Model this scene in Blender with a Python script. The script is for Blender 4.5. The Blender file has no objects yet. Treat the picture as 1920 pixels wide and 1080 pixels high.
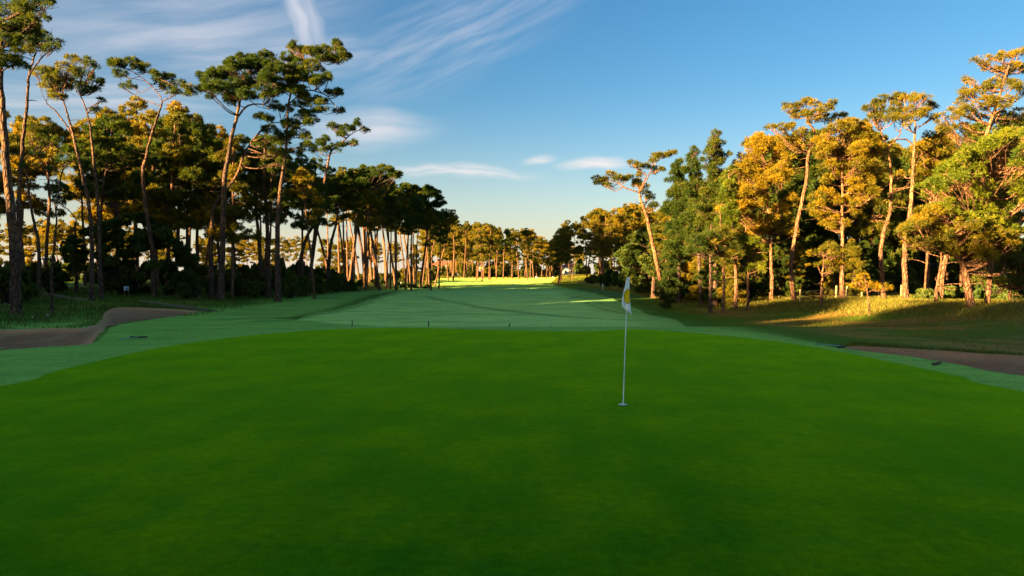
import bpy, math, random
import numpy as np
from mathutils import Vector
from mathutils.geometry import delaunay_2d_cdt

S = bpy.context.scene
COL = S.collection
R = math.radians
# ------------------------------------------------------------------ camera
CZ = 2.25
FPX = 1280.0            # focal length in pixels of the 1920 wide photograph
PITCH = math.atan(25 / FPX)
cam_d = bpy.data.cameras.new('camera'); cam_d.sensor_width = 36; cam_d.lens = 24
cam_d.clip_start = 0.05; cam_d.clip_end = 9000
cam = bpy.data.objects.new('camera', cam_d); COL.objects.link(cam)
cam.location = (0, 0, CZ); cam.rotation_euler = (math.pi / 2 - PITCH, 0, 0)
S.camera = cam

# ------------------------------------------------------------------ light
SUN_EL = R(8.5)
SUN_AZ = R(-125)         # measured from +Y towards +X (low, from the left and a little behind)
sun_dir = Vector((math.sin(SUN_AZ) * math.cos(SUN_EL), math.cos(SUN_AZ) * math.cos(SUN_EL), math.sin(SUN_EL)))
sd = bpy.data.lights.new('sun', 'SUN'); sd.energy = 5.0; sd.angle = R(0.6); sd.color = (1.0, 0.70, 0.30)
so = bpy.data.objects.new('sun', sd); COL.objects.link(so)
so.rotation_euler = sun_dir.to_track_quat('Z', 'Y').to_euler(); so.location = (-60, -40, 40)
S.view_settings.view_transform = 'Standard'; S.view_settings.look = 'None'
S.view_settings.gamma = 1; S.view_settings.exposure = 3.08
S.cycles.max_bounces = 5; S.cycles.diffuse_bounces = 3; S.cycles.transmission_bounces = 3
S.cycles.use_adaptive_sampling = True; S.cycles.adaptive_threshold = 0.02


class NT:
    """small node-tree helper"""
    def __init__(s, tree):
        s.t = tree; tree.nodes.clear()
    def n(s, kind, **kw):
        nd = s.t.nodes.new(kind)
        ins = kw.pop('i', {})
        for k, v in kw.items(): setattr(nd, k, v)
        for k, v in ins.items(): s.set(nd.inputs[k], v)
        return nd
    def set(s, sock, v):
        if isinstance(v, bpy.types.NodeSocket): s.t.links.new(v, sock)
        elif isinstance(v, bpy.types.Node): s.t.links.new(v.outputs[0], sock)
        else: sock.default_value = v
    def math(s, op, a, b=None, c=None, clamp=False):
        nd = s.n('ShaderNodeMath', operation=op, use_clamp=clamp); s.set(nd.inputs[0], a)
        if b is not None: s.set(nd.inputs[1], b)
        if c is not None: s.set(nd.inputs[2], c)
        return nd.outputs[0]
    def mix(s, f, a, b, mode='MIX'):
        nd = s.n('ShaderNodeMix', data_type='RGBA', blend_type=mode)
        s.set(nd.inputs[0], f); s.set(nd.inputs[6], a); s.set(nd.inputs[7], b)
        return nd.outputs[2]
    def noise(s, vec, scale, detail=4, rough=0.55, dim='3D'):
        nd = s.n('ShaderNodeTexNoise', noise_dimensions=dim, i={'Scale': scale, 'Detail': detail, 'Roughness': rough})
        if vec is not None: s.set(nd.inputs['Vector'], vec)
        return nd.outputs[0]
    def ramp(s, f, stops):
        nd = s.n('ShaderNodeValToRGB', i={0: f}); cr = nd.color_ramp
        while len(cr.elements) > 1: cr.elements.remove(cr.elements[-1])
        cr.elements[0].position = stops[0][0]; cr.elements[0].color = (*stops[0][1], 1)
        for p, c in stops[1:]:
            e = cr.elements.new(p); e.color = (*c, 1)
        return nd.outputs[0]
    def mr(s, v, a, b, c=0.0, d=1.0, smooth=True):
        nd = s.n('ShaderNodeMapRange', interpolation_type='SMOOTHSTEP' if smooth else 'LINEAR', clamp=True)
        for i, x in enumerate((v, a, b, c, d)): s.set(nd.inputs[i], x)
        return nd.outputs[0]
    def attr(s, name): return s.n('ShaderNodeAttribute', attribute_name=name).outputs['Fac']
    def scalevec(s, vec, sc):
        return s.n('ShaderNodeMapping', i={'Vector': vec, 'Scale': sc}).outputs[0]


def rgb(c): return (c[0], c[1], c[2], 1)

# ------------------------------------------------------------------ sky (world)
w = bpy.data.worlds.new('World'); S.world = w; w.use_nodes = True
T = NT(w.node_tree)
sky = T.n('ShaderNodeTexSky', sky_type='NISHITA', sun_disc=False, sun_elevation=SUN_EL, sun_rotation=SUN_AZ % (2 * math.pi),
          altitude=50, air_density=1.0, dust_density=1.2, ozone_density=2.2)
hs = T.n('ShaderNodeHueSaturation', i={'Hue': 0.5, 'Saturation': 1.3, 'Value': 0.54, 'Color': sky.outputs[0]})
tc = T.n('ShaderNodeTexCoord').outputs['Generated']
sep = T.n('ShaderNodeSeparateXYZ', i={0: tc})
az = T.math('ARCTAN2', sep.outputs[0], sep.outputs[1])
el = T.math('ARCSINE', sep.outputs[2])
comb = T.n('ShaderNodeCombineXYZ', i={0: az, 1: el, 2: 0.0}).outputs[0]
warp = T.noise(comb, 5.0, 3)
wv = T.n('ShaderNodeVectorMath', operation='MULTIPLY_ADD', i={0: T.n('ShaderNodeCombineXYZ', i={0: warp, 1: warp, 2: 0.0}), 1: (0.10, 0.05, 0), 2: comb}).outputs[0]


def azel(px, py):
    v = Vector(((px - 960) / FPX, 1, (540 - py) / FPX))
    c, s_ = math.cos(-PITCH), math.sin(-PITCH)
    y, z = v.y * c - v.z * s_, v.y * s_ + v.z * c
    return math.atan2(v.x, y), math.atan2(z, math.hypot(v.x, y))


def streak(px, py, w_, h_, rot, dens, nsc, stretch=(1, 1), lo=0.35, hi=0.75):
    a, e = azel(px, py)
    mp = T.n('ShaderNodeMapping', vector_type='TEXTURE', i={'Vector': wv, 'Location': (a + 0.05, e + 0.025, 0), 'Rotation': (0, 0, rot), 'Scale': (w_ / FPX, h_ / FPX, 1)}).outputs[0]
    ln = T.n('ShaderNodeVectorMath', operation='LENGTH', i={0: mp}).outputs[1]
    m = T.mr(ln, 1.0, 0.1)
    nz = T.noise(T.scalevec(mp, (stretch[0], stretch[1], 1)), nsc, 4, 0.5)
    nz = T.mr(nz, lo - 0.10, hi + 0.05)
    return T.math('MULTIPLY', T.math('MULTIPLY', m, nz), min(0.95, dens * 1.55))


cl = [streak(350, 40, 420, 150, 0.25, 0.50, 1.4, (1, 2.8), 0.25, 0.8),
      streak(560, 20, 150, 46, -1.25, 0.60, 1.2, (1, 2), 0.05, 0.7),
      streak(520, 110, 260, 70, 0.12, 0.50, 1.3, (1, 3), 0.2, 0.8),
      streak(850, 60, 440, 110, 0.42, 0.32, 2.0, (1.4, 3.2), 0.3, 0.8),
      streak(690, 240, 170, 46, 0.05, 0.46, 1.0, (1, 2.5), 0.1, 0.7),
      streak(860, 322, 190, 18, -0.05, 0.50, 1.2, (2, 2), 0.2, 0.7),
      streak(1120, 306, 95, 16, 0.03, 0.75, 1.0, (1.2, 1.5), 0.05, 0.6),
      streak(1016, 298, 42, 12, 0.12, 0.45, 1.0, (1.2, 1.5), 0.1, 0.6),
      streak(150, 190, 360, 60, 0.1, 0.40, 1.3, (1, 4), 0.2, 0.8)]
cf = cl[0]
for c_ in cl[1:]: cf = T.math('MAXIMUM', cf, c_)
cloudcol = T.mix(T.mr(el, 0.05, 0.5), rgb((2.4, 2.2, 2.1)), rgb((1.35, 1.5, 1.85)))
# pale warm glow mixed into the sky colour along the horizon
glow = T.math('MULTIPLY', 0.95, T.math('POWER', T.mr(el, 0.30, -0.01, 0.0, 1.0, False), 2.6))
base_sky = T.mix(glow, hs.outputs[0], rgb((2.4, 2.1, 1.7)))
skc = T.mix(cf, base_sky, cloudcol)
bg = T.n('ShaderNodeBackground', i={'Color': skc, 'Strength': 0.05})
T.t.links.new(bg.outputs[0], T.n('ShaderNodeOutputWorld').inputs[0])

# ------------------------------------------------------------------ terrain height
def sst(a, b, x):
    t = np.clip((x - a) / (b - a), 0, 1); return t * t * (3 - 2 * t)


def bump(x, y, cx, cy, rx, ry, h):
    return h * np.exp(-(((x - cx) / rx) ** 2 + ((y - cy) / ry) ** 2))


LX = ([0, 15, 25, 40, 60, 75, 90, 120, 140, 180, 260], [-24, -23, -22, -22, -21, -22, -21, -19, -17, -26, -40])
LA = ([0, 30, 60, 90, 130, 160, 220], [0.2, 0.3, 0.5, 1.0, 1.2, 0.7, 0.5])
RX = ([0, 15, 22, 28, 38, 46, 60, 80, 100, 150, 250], [17, 17, 17.5, 18, 16, 13, 13.5, 14, 13, 12, 10])
RA = ([0, 20, 30, 45, 70, 100, 150, 200], [0.45, 0.7, 0.75, 0.45, 0.4, 0.5, 0.8, 0.6])


def hz0(x, y):
    x = np.asarray(x, float); y = np.asarray(y, float)
    yy = np.clip(y, 0, 260)
    z = 0.10 * sst(8, 25, y) * sst(40, 27, y)
    z = z - 0.30 * sst(27.5, 33, y) * sst(75, 42, y) * sst(-26, -12, x) * sst(24, 14, x)
    z = z - 0.35 * sst(9.5, 20, np.abs(x - 0.5)) * sst(30, 20, y)
    lx = np.interp(yy, *LX); la = np.interp(yy, *LA)
    z = z + la * sst(0, 13, lx - x) + 0.5 * sst(20, 70, lx - x)
    rx = np.interp(yy, *RX); ra = np.interp(yy, *RA)
    z = z + ra * sst(0, 10, x - rx) + 0.4 * sst(8, 60, x - rx)
    z = z + bump(x, y, -3, 125, 9, 10, 0.35) + bump(x, y, -14, 150, 10, 9, 0.5) + bump(x, y, 9, 175, 10, 16, 0.55)
    z = z + bump(x, y, -22, 46, 7, 14, -0.25) + bump(x, y, 20, 150, 12, 30, 0.8)
    z = z + 1.3 * sst(112, 225, y)
    z = z + 0.05 * np.sin(x * 0.55 + 1.3) * np.sin(y * 0.31) * sst(28, 50, y) + 0.03 * np.sin(x * 1.3 + y * .7) * sst(25, 40, y)
    # far away the land lies flat
    r = np.hypot(x, y)
    return z * sst(900, 400, r)


def ray(px, py):
    vx, vz = (px - 960) / FPX, (540 - py) / FPX
    c, s_ = math.cos(-PITCH), math.sin(-PITCH)
    return vx, c - vz * s_, s_ + vz * c


def at(px, py, D):
    """world point seen at a pixel of the photograph, D metres away along +Y"""
    vx, vy, vz = ray(px, py)
    k = D / vy
    return np.array([vx * k, D, CZ + vz * k])


def gnd(px, py, dmax=400):
    vx, vy, vz = ray(px, py)
    ys = np.linspace(3, dmax, 6000)
    k = ys / vy
    d = CZ + vz * k - hz0(vx * k, ys)
    i = np.argmax(d < 0)
    if d[i] >= 0: i = len(ys) - 1
    return np.array([vx * k[i], ys[i]])


def spline(pts, per=6, closed=False):
    p = np.array(pts, float)
    if closed: q = np.vstack([p[-1], p, p[0], p[1]])
    else: q = np.vstack([2 * p[0] - p[1], p, 2 * p[-1] - p[-2]])
    out = []
    for i in range(1, len(q) - 2):
        for t in np.linspace(0, 1, per, endpoint=False):
            a, b, c, d = q[i - 1], q[i], q[i + 1], q[i + 2]
            out.append(0.5 * ((2 * b) + (c - a) * t + (2 * a - 5 * b + 4 * c - d) * t * t + (3 * b - a - 3 * c + d) * t ** 3))
    if not closed: out.append(p[-1])
    return np.array(out)


def G(lst): return [tuple(gnd(a, b)) for a, b in lst]


# ---- outlines on the ground: traced, then laid out in metres
green_o = spline([(-15, -6), (-15.5, 3), (-12.5, 9)] + G([(0, 725), (100, 697), (200, 673), (300, 652), (400, 637), (500, 626), (600, 618.5), (700, 615.5), (800, 615)]) +
                 [(1.0, 26.0), (3.0, 26.0)] + G([(1200, 617.5), (1330, 627), (1450, 640), (1560, 657), (1700, 685), (1800, 706), (1920, 735)]) + [(12.5, 6), (14.5, 0), (13, -6), (0, -11)], 7, True)
fringe_o = spline([(-19, -6), (-20, 5)] + G([(-80, 663), (0, 657), (100, 650), (170, 645), (195, 630), (240, 606), (370, 592), (450, 592), (560, 600), (640, 608), (700, 611)]) +
                  [(-2, 28.2), (3, 28.2), (5.5, 27.6)] + G([(1300, 614), (1400, 621), (1480, 633), (1571, 652), (1700, 668), (1800, 684), (1920, 705)]) + [(14.5, 11), (17.5, 5), (19, -6), (0, -15)], 7, True)
fair_o = spline([(-9, 29)] + G([(560, 598), (640, 577), (700, 560), (745, 546)]) + [(-17.5, 105), (-15, 135), (-20, 165), (-22, 200), (-12, 232), (4, 240), (14, 225), (12, 180), (8, 140), (9, 110), (10, 85), (9.6, 66)] +
                G([(1185, 575), (1215, 590), (1275, 604)]) + [(6.5, 29), (0, 29.5)], 7, True)
bunk_l = spline([(-21, 12.0), (-17, 13.6)] + G([(0, 672), (100, 660), (158, 650), (176, 640), (186, 628), (225, 607), (300, 597), (350, 591), (372, 588), (350, 584), (300, 581), (250, 579), (215, 580), (196, 590), (190, 604), (165, 617), (100, 620), (0, 623), (-90, 625)]) + [(-24, 18)], 7, True)
bunk_r = spline(G([(1574, 653.5), (1700, 675), (1800, 692), (1920, 715)]) + [(12.3, 11.2), (16, 11), (18, 13), (16.5, 16.5)] + G([(1920, 673), (1850, 669), (1780, 664), (1700, 659), (1640, 655), (1600, 652)]), 7, True)
path_l = spline(G([(270, 563), (310, 569), (360, 575), (405, 582), (398, 585), (350, 580), (305, 573), (262, 566)]), 5, True)
path_l2 = spline(G([(45, 543), (110, 553), (160, 560), (155, 562.5), (100, 557), (42, 546)]), 5, True)


def inside(poly, x, y):
    x = np.asarray(x); y = np.asarray(y); r = np.zeros(x.shape, bool)
    px, py = poly[:, 0], poly[:, 1]; j = len(poly) - 1
    for i in range(len(poly)):
        c = ((py[i] > y) != (py[j] > y)) & (x < (px[j] - px[i]) * (y - py[i]) / (py[j] - py[i] + 1e-12) + px[i])
        r ^= c; j = i
    return r


def edist(poly, x, y, closed=True):
    x = np.asarray(x, float); y = np.asarray(y, float); d = np.full(x.shape, 1e9)
    n = len(poly)
    for i in range(n if closed else n - 1):
        a, b = poly[i], poly[(i + 1) % n]; ab = b - a
        t = np.clip(((x - a[0]) * ab[0] + (y - a[1]) * ab[1]) / (ab @ ab + 1e-12), 0, 1)
        d = np.minimum(d, np.hypot(x - a[0] - t * ab[0], y - a[1] - t * ab[1]))
    return d


def hz(x, y):
    x = np.asarray(x, float); y = np.asarray(y, float)
    shp = np.broadcast(x, y).shape
    x = np.broadcast_to(x, shp).ravel().astype(float); y = np.broadcast_to(y, shp).ravel().astype(float)
    z = hz0(x, y)
    for poly, dep, lip in ((bunk_l, 0.18, 0.09), (bunk_r, 0.16, 0.08)):
        lo, hi = poly.min(0) - 3, poly.max(0) + 3
        m = (x > lo[0]) & (x < hi[0]) & (y > lo[1]) & (y < hi[1])
        if not m.any(): continue
        xs, ys = x[m], y[m]
        ins = inside(poly, xs, ys); d = edist(poly, xs, ys)
        gr = inside(fringe_o, xs, ys)
        df = edist(fringe_o, xs, ys); di = np.minimum(d, df); lf = lip * sst(0.1, 0.9, df)
        dz = np.where(gr, 0, np.where(ins, lf - (lf + 0.04) * sst(0, 0.34, di) - dep * sst(0.1, 1.3, di), lf * sst(1.8, 0.0, d)))
        z[m] += dz
    return z.reshape(shp) if shp else float(z[0])


# dew-less mower and buggy tracks on the grass (lines on the ground, in metres)
tracks = [(spline(G([(430, 599), (520, 597), (600, 588), (650, 574), (700, 556), (760, 545), (840, 541)]), 6), 0.55),
          (spline(G([(480, 603), (560, 597), (640, 581), (690, 565), (745, 549)]), 6), 0.35),
          (spline(G([(800, 556), (860, 568), (930, 580), (1010, 589), (1100, 596), (1180, 600)]), 6), 0.30),
          (spline(G([(1056, 551), (1080, 561), (1110, 572), (1150, 584), (1230, 594)]), 6), 0.16),
          (spline(G([(1066, 549), (1095, 560), (1130, 571), (1180, 583), (1260, 592)]), 6), 0.16),
          (spline(G([(1230, 586), (1330, 598), (1450, 606), (1600, 612)]), 6), 0.16)]

# ---- one triangulation for the whole ground, cut along the outlines
rng = np.random.default_rng(4)
P = []
rad = 2.0
while rad < 330:
    st = max(0.22, rad * 0.0085)
    da = st * 1.15 / rad
    if rad < 3: da = 0.12
    a = np.arange(-0.82, 0.82, max(da, 0.0075))
    P.append(np.c_[rad * np.sin(a), rad * np.cos(a)]); rad += st
a = np.linspace(-math.pi, math.pi, 90, endpoint=False)
for rr in list(np.geomspace(2.2, 330, 40)) + [450, 650, 900, 1500, 2600, 4200]:
    q = np.c_[rr * np.sin(a), rr * np.cos(a)]
    P.append(q[(np.abs(a) > 0.82) | (rr > 330)])
for poly, stp in ((bunk_l, 0.22), (bunk_r, 0.18)):
    lo, hi = poly.min(0) - .8, poly.max(0) + .8
    gx, gy = np.meshgrid(np.arange(lo[0], hi[0], stp), np.arange(lo[1], hi[1], stp))
    q = np.c_[gx.ravel(), gy.ravel()] + rng.normal(0, .03, (gx.size, 2))
    P.append(q[inside(poly, q[:, 0], q[:, 1]) | (edist(poly, q[:, 0], q[:, 1]) < .8)])
P = np.vstack(P); P += rng.normal(0, 0.012, P.shape) * np.minimum(1, np.hypot(P[:, 0], P[:, 1]) / 6)[:, None]
edges = []; base = len(P); extra = []
for poly in (green_o, fringe_o, fair_o, bunk_l, bunk_r, path_l, path_l2):
    # resample evenly
    seg = np.hypot(*(np.roll(poly, -1, 0) - poly).T); L = np.r_[0, np.cumsum(seg)]
    n = max(12, int(L[-1] / 0.45)); tt = np.linspace(0, L[-1], n, endpoint=False)
    pc = np.vstack([poly, poly[0]])
    q = np.c_[np.interp(tt, L, pc[:, 0]), np.interp(tt, L, pc[:, 1])]
    edges += [(base + i, base + (i + 1) % n) for i in range(n)]; base += n; extra.append(q)
P = np.vstack([P] + extra)
vco, _, tris, *_ = delaunay_2d_cdt([Vector(p) for p in P], edges, [], 0, 1e-4)
V2 = np.array([(v.x, v.y) for v in vco]); F = np.array([f for f in tris if len(f) == 3])
Z = hz(V2[:, 0], V2[:, 1])
V3 = np.c_[V2, Z]
fc = V2[F].mean(1)
reg = np.zeros(len(F), int)
for k, poly in ((1, fair_o), (5, path_l), (5, path_l2), (4, bunk_l), (6, bunk_r), (2, fringe_o), (3, green_o)):
    reg[inside(poly, fc[:, 0], fc[:, 1])] = k
trk = np.zeros(len(V2))
nearm = (V2[:, 1] > 25) & (V2[:, 1] < 160) & (np.abs(V2[:, 0]) < 30)
for ln_, wd in tracks:
    d = edist(ln_, V2[nearm, 0], V2[nearm, 1], False)
    trk[nearm] = np.maximum(trk[nearm], np.exp(-(d / wd / 1.6) ** 2))


def make_mesh(name, v, f, mat, smooth=True, attrs=None):
    me = bpy.data.meshes.new(name)
    v = np.ascontiguousarray(v, np.float32)
    me.vertices.add(len(v)); me.vertices.foreach_set('co', v.ravel())
    if isinstance(f, np.ndarray): fl = [f]
    else: fl = [np.asarray(q) for q in f if len(q)]
    li = np.concatenate([q.ravel() for q in fl]).astype(np.int32)
    tot = np.concatenate([np.full(len(q), q.shape[1]) for q in fl]).astype(np.int32)
    me.loops.add(len(li)); me.loops.foreach_set('vertex_index', li)
    me.polygons.add(len(tot)); me.polygons.foreach_set('loop_start', np.r_[0, np.cumsum(tot)[:-1]].astype(np.int32))
    me.polygons.foreach_set('loop_total', tot)
    me.polygons.foreach_set('use_smooth', np.full(len(tot), smooth))
    for k, a_ in (attrs or {}).items():
        at_ = me.attributes.new(k, 'FLOAT', 'POINT'); at_.data.foreach_set('value', np.asarray(a_, np.float32))
    me.materials.append(mat); me.update(); me.validate(); return me


def link(name, me, parent=None, loc=None, rotz=0):
    o = bpy.data.objects.new(name, me); COL.objects.link(o)
    if parent is not None: o.parent = parent
    if loc is not None: o.location = loc
    o.rotation_euler = (0, 0, rotz)
    return o


def tag(o, label, cat, group=None, kind=None):
    if label: o['label'] = label
    if cat: o['category'] = cat
    if group: o['group'] = group
    if kind: o['kind'] = kind
    return o


def empty(name, loc, label, cat, group=None, rotz=0):
    o = bpy.data.objects.new(name, None); COL.objects.link(o); o.empty_display_size = .3
    o.location = loc; o.rotation_euler = (0, 0, rotz)
    return tag(o, label, cat, group)


# ------------------------------------------------------------------ materials
def material(name):
    m = bpy.data.materials.new(name); m.use_nodes = True; return m, NT(m.node_tree)


def finish(T, col, rough=0.8, bumpv=None, bstr=0.3, bdist=0.05, spec=0.3, metal=0.0, sheen=None, stint=(1, 1, 1)):
    p = T.n('ShaderNodeBsdfPrincipled', i={'Base Color': col, 'Roughness': rough, 'Specular IOR Level': spec, 'Metallic': metal})
    if bumpv is not None:
        T.t.links.new(T.n('ShaderNodeBump', i={'Strength': bstr, 'Distance': bdist, 'Height': bumpv}).outputs[0], p.inputs['Normal'])
    if sheen: p.inputs['Sheen Weight'].default_value = sheen; p.inputs['Sheen Roughness'].default_value = 0.35; p.inputs['Sheen Tint'].default_value = rgb(stint)
    T.t.links.new(p.outputs[0], T.n('ShaderNodeOutputMaterial').inputs[0]); return p


def pos(T): return T.n('ShaderNodeNewGeometry').outputs['Position']


def grass_mat(name, c1, c2, c3, dew=0.0, dewcol=(0.16, 0.34, 0.20), dry=0.0, fine=60, sheen=0.0, stripes=False, spec=0.18, stint=(0.30, 0.78, 0.02)):
    m, T = material(name); p = pos(T)
    big = T.noise(p, 0.42 if stripes else 0.16, 6, 0.62); mid = T.noise(p, 1.3, 4); sm = T.noise(p, 9, 3); fi = T.noise(p, fine, 2, 0.7)
    col = T.mix(T.mr(big, 0.38 if stripes else 0.3, 0.64 if stripes else 0.7), rgb(c1), rgb(c2))
    col = T.mix(T.math('MULTIPLY', T.mr(mid, 0.45, 0.75), 0.6), col, rgb(c3))
    if stripes:
        wv_ = T.n('ShaderNodeTexWave', wave_type='BANDS', bands_direction='X', i={'Vector': p, 'Scale': 0.36, 'Distortion': 0.6, 'Detail': 1}).outputs[1]
        col = T.mix(T.math('MULTIPLY', wv_, 0.10), col, rgb((c2[0] * 1.9, c2[1] * 1.3, c2[2])))
        sp = T.mr(T.noise(p, 26, 2, 0.6), 0.62, 0.78)
        col = T.mix(T.math('MULTIPLY', sp, 0.5), col, rgb((c1[0] * 3.2, c1[1] * 0.95, c1[2])))
        bl = T.mr(T.noise(p, 3.1, 5, 0.75), 0.50, 0.72)
        col = T.mix(T.math('MULTIPLY', bl, 0.45), col, rgb((c1[0] * 0.5, c1[1] * 0.9, 0.014)))
    if dry > 0:
        dn = T.noise(T.scalevec(p, (0.30, 0.55, 1)), 0.6, 5, 0.6)
        dm = T.mr(dn, 0.44, 0.60)
        if dry < 1: dm = T.math('MULTIPLY', dm, dry)
        da = T.attr('dry')
        col = T.mix(T.math('MULTIPLY', T.math('ADD', dm, 0.12, clamp=True), da), col, T.mix(sm, rgb((0.22, 0.125, 0.018)), rgb((0.38, 0.22, 0.045))))
    if dry > 0:
        pass
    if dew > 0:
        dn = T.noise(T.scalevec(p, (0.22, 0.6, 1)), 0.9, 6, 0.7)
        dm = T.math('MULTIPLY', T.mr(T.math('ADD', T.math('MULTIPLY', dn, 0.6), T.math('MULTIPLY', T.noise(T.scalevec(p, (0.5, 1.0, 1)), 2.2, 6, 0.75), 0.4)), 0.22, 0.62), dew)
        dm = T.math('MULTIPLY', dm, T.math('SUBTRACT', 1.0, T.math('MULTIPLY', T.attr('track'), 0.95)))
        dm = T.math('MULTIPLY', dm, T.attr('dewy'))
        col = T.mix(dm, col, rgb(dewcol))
    br = T.math('ADD', T.math('MULTIPLY', fi, 0.75), T.math('MULTIPLY', sm, 0.75))
    col = T.mix(1.0, col, T.ramp(br, [(0.35, (0.45, 0.45, 0.45)), (0.75, (1.0, 1.0, 1.0)), (1.1, (1.5, 1.45, 1.4))]), 'MULTIPLY')
    if stripes:
        sw = T.n('ShaderNodeSeparateXYZ', i={0: p})
        # mowing bands run slightly askew up the green
        u = T.math('ADD', T.math('MULTIPLY', sw.outputs[0], 0.94), T.math('MULTIPLY', sw.outputs[1], -0.33))
        bd = T.mr(T.math('SINE', T.math('MULTIPLY', u, 3.6)), -0.3, 0.3)
        col = T.mix(1.0, col, T.mix(bd, rgb((0.94, 0.95, 0.95)), rgb((1.06, 1.04, 1.0))), 'MULTIPLY')
        g2 = T.noise(p, 140, 2, 0.7)
        col = T.mix(1.0, col, T.ramp(g2, [(0.3, (0.45, 0.55, 0.55)), (0.7, (1.55, 1.42, 1.2))]), 'MULTIPLY')
    finish(T, col, 0.75, T.math('ADD', fi, T.math('MULTIPLY', sm, 1.5)), 0.12 if stripes else 0.45, 0.03, spec, sheen=sheen, stint=stint)
    return m


M = {}
M['green'] = grass_mat('mown_green_turf', (0.009, 0.108, 0.002), (0.110, 0.190, 0.0006), (0.010, 0.135, 0.006), fine=45, stripes=True, spec=0.0, sheen=0.5)
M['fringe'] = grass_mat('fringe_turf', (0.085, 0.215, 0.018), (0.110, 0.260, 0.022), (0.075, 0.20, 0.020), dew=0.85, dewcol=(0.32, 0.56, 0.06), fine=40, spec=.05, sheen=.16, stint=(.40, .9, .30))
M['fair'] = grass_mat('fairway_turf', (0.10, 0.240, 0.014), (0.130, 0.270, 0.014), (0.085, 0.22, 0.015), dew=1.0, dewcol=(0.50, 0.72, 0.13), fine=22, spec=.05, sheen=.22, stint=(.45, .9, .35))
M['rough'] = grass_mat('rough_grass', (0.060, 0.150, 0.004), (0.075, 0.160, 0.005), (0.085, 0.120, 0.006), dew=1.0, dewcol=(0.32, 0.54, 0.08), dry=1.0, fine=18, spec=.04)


def sand_mat(name, c1, c2):
    m, T = material(name); p = pos(T)
    a_ = T.noise(p, 1.2, 5); b_ = T.noise(p, 30, 3, 0.7)
    wv_ = T.n('ShaderNodeTexWave', wave_type='BANDS', bands_direction='Y', i={'Vector': p, 'Scale': 3.2, 'Distortion': 3.5, 'Detail': 2, 'Detail Scale': 1.2}).outputs[1]
    col = T.mix(T.mr(a_, 0.35, 0.7), rgb(c1), rgb(c2))
    col = T.mix(T.math('MULTIPLY', T.attr('dry'), 0.8), col, rgb([min(1, q * 1.75) for q in c2]))
    col = T.mix(1.0, col, T.ramp(b_, [(0.3, (0.7, 0.7, 0.7)), (0.7, (1.2, 1.2, 1.2))]), 'MULTIPLY')
    finish(T, col, 0.95, T.math('ADD', T.math('MULTIPLY', wv_, 0.5), b_), 0.5, 0.03, 0.1); return m


M['sand'] = sand_mat('bunker_sand', (0.36, 0.155, 0.068), (0.47, 0.225, 0.10))
M['path'] = sand_mat('path_dirt', (0.15, 0.085, 0.05), (0.22, 0.13, 0.08))


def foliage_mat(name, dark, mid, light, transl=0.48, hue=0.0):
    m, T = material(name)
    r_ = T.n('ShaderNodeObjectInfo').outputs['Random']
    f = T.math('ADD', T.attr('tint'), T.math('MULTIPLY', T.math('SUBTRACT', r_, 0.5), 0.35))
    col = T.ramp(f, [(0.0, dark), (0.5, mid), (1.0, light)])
    p = T.n('ShaderNodeBsdfPrincipled', i={'Base Color': col, 'Roughness': 0.55, 'Specular IOR Level': 0.25})
    t = T.n('ShaderNodeBsdfTranslucent', i={'Color': T.mix(1.0, col, rgb((1.25, 1.15, 0.6)), 'MULTIPLY')})
    mx = T.n('ShaderNodeMixShader', i={0: transl, 1: p.outputs[0], 2: t.outputs[0]})
    T.t.links.new(mx.outputs[0], T.n('ShaderNodeOutputMaterial').inputs[0]); return m


M['needle'] = foliage_mat('pine_needles_green', (0.022, 0.050, 0.008), (0.062, 0.092, 0.009), (0.170, 0.145, 0.010))  # darker copy; the shade on the left crowns is in its colour
M['needle_y'] = foliage_mat('pine_needles_sunlit_gold', (0.040, 0.062, 0.008), (0.185, 0.150, 0.008), (0.42, 0.25, 0.008))  # brighter copy; sunlit gold is put into the needle colour
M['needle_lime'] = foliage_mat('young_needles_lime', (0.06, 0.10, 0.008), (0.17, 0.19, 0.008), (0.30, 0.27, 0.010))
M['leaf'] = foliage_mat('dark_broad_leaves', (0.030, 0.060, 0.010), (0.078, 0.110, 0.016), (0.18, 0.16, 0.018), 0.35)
M['leaf_y'] = foliage_mat('sunlit_gold_leaves', (0.05, 0.07, 0.010), (0.13, 0.12, 0.012), (0.26, 0.17, 0.012))  # golden sunlight on the shrubs is put into the leaf colour
M['blade'] = foliage_mat('grass_blades_green', (0.030, 0.078, 0.006), (0.070, 0.11, 0.008), (0.17, 0.14, 0.02), 0.3)
M['blade_f'] = foliage_mat('sunlit_mown_blades', (0.18, 0.20, 0.006), (0.38, 0.34, 0.008), (0.52, 0.45, 0.012), 0.45)  # yellow of the low sun is put into the blade colour
M['blade_d'] = foliage_mat('faded_rough_blades', (0.060, 0.085, 0.006), (0.20, 0.115, 0.022), (0.32, 0.19, 0.05), 0.25)
M['blade_y'] = foliage_mat('dry_grass_blades', (0.07, 0.10, 0.012), (0.20, 0.17, 0.02), (0.38, 0.28, 0.04), 0.35)


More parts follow.
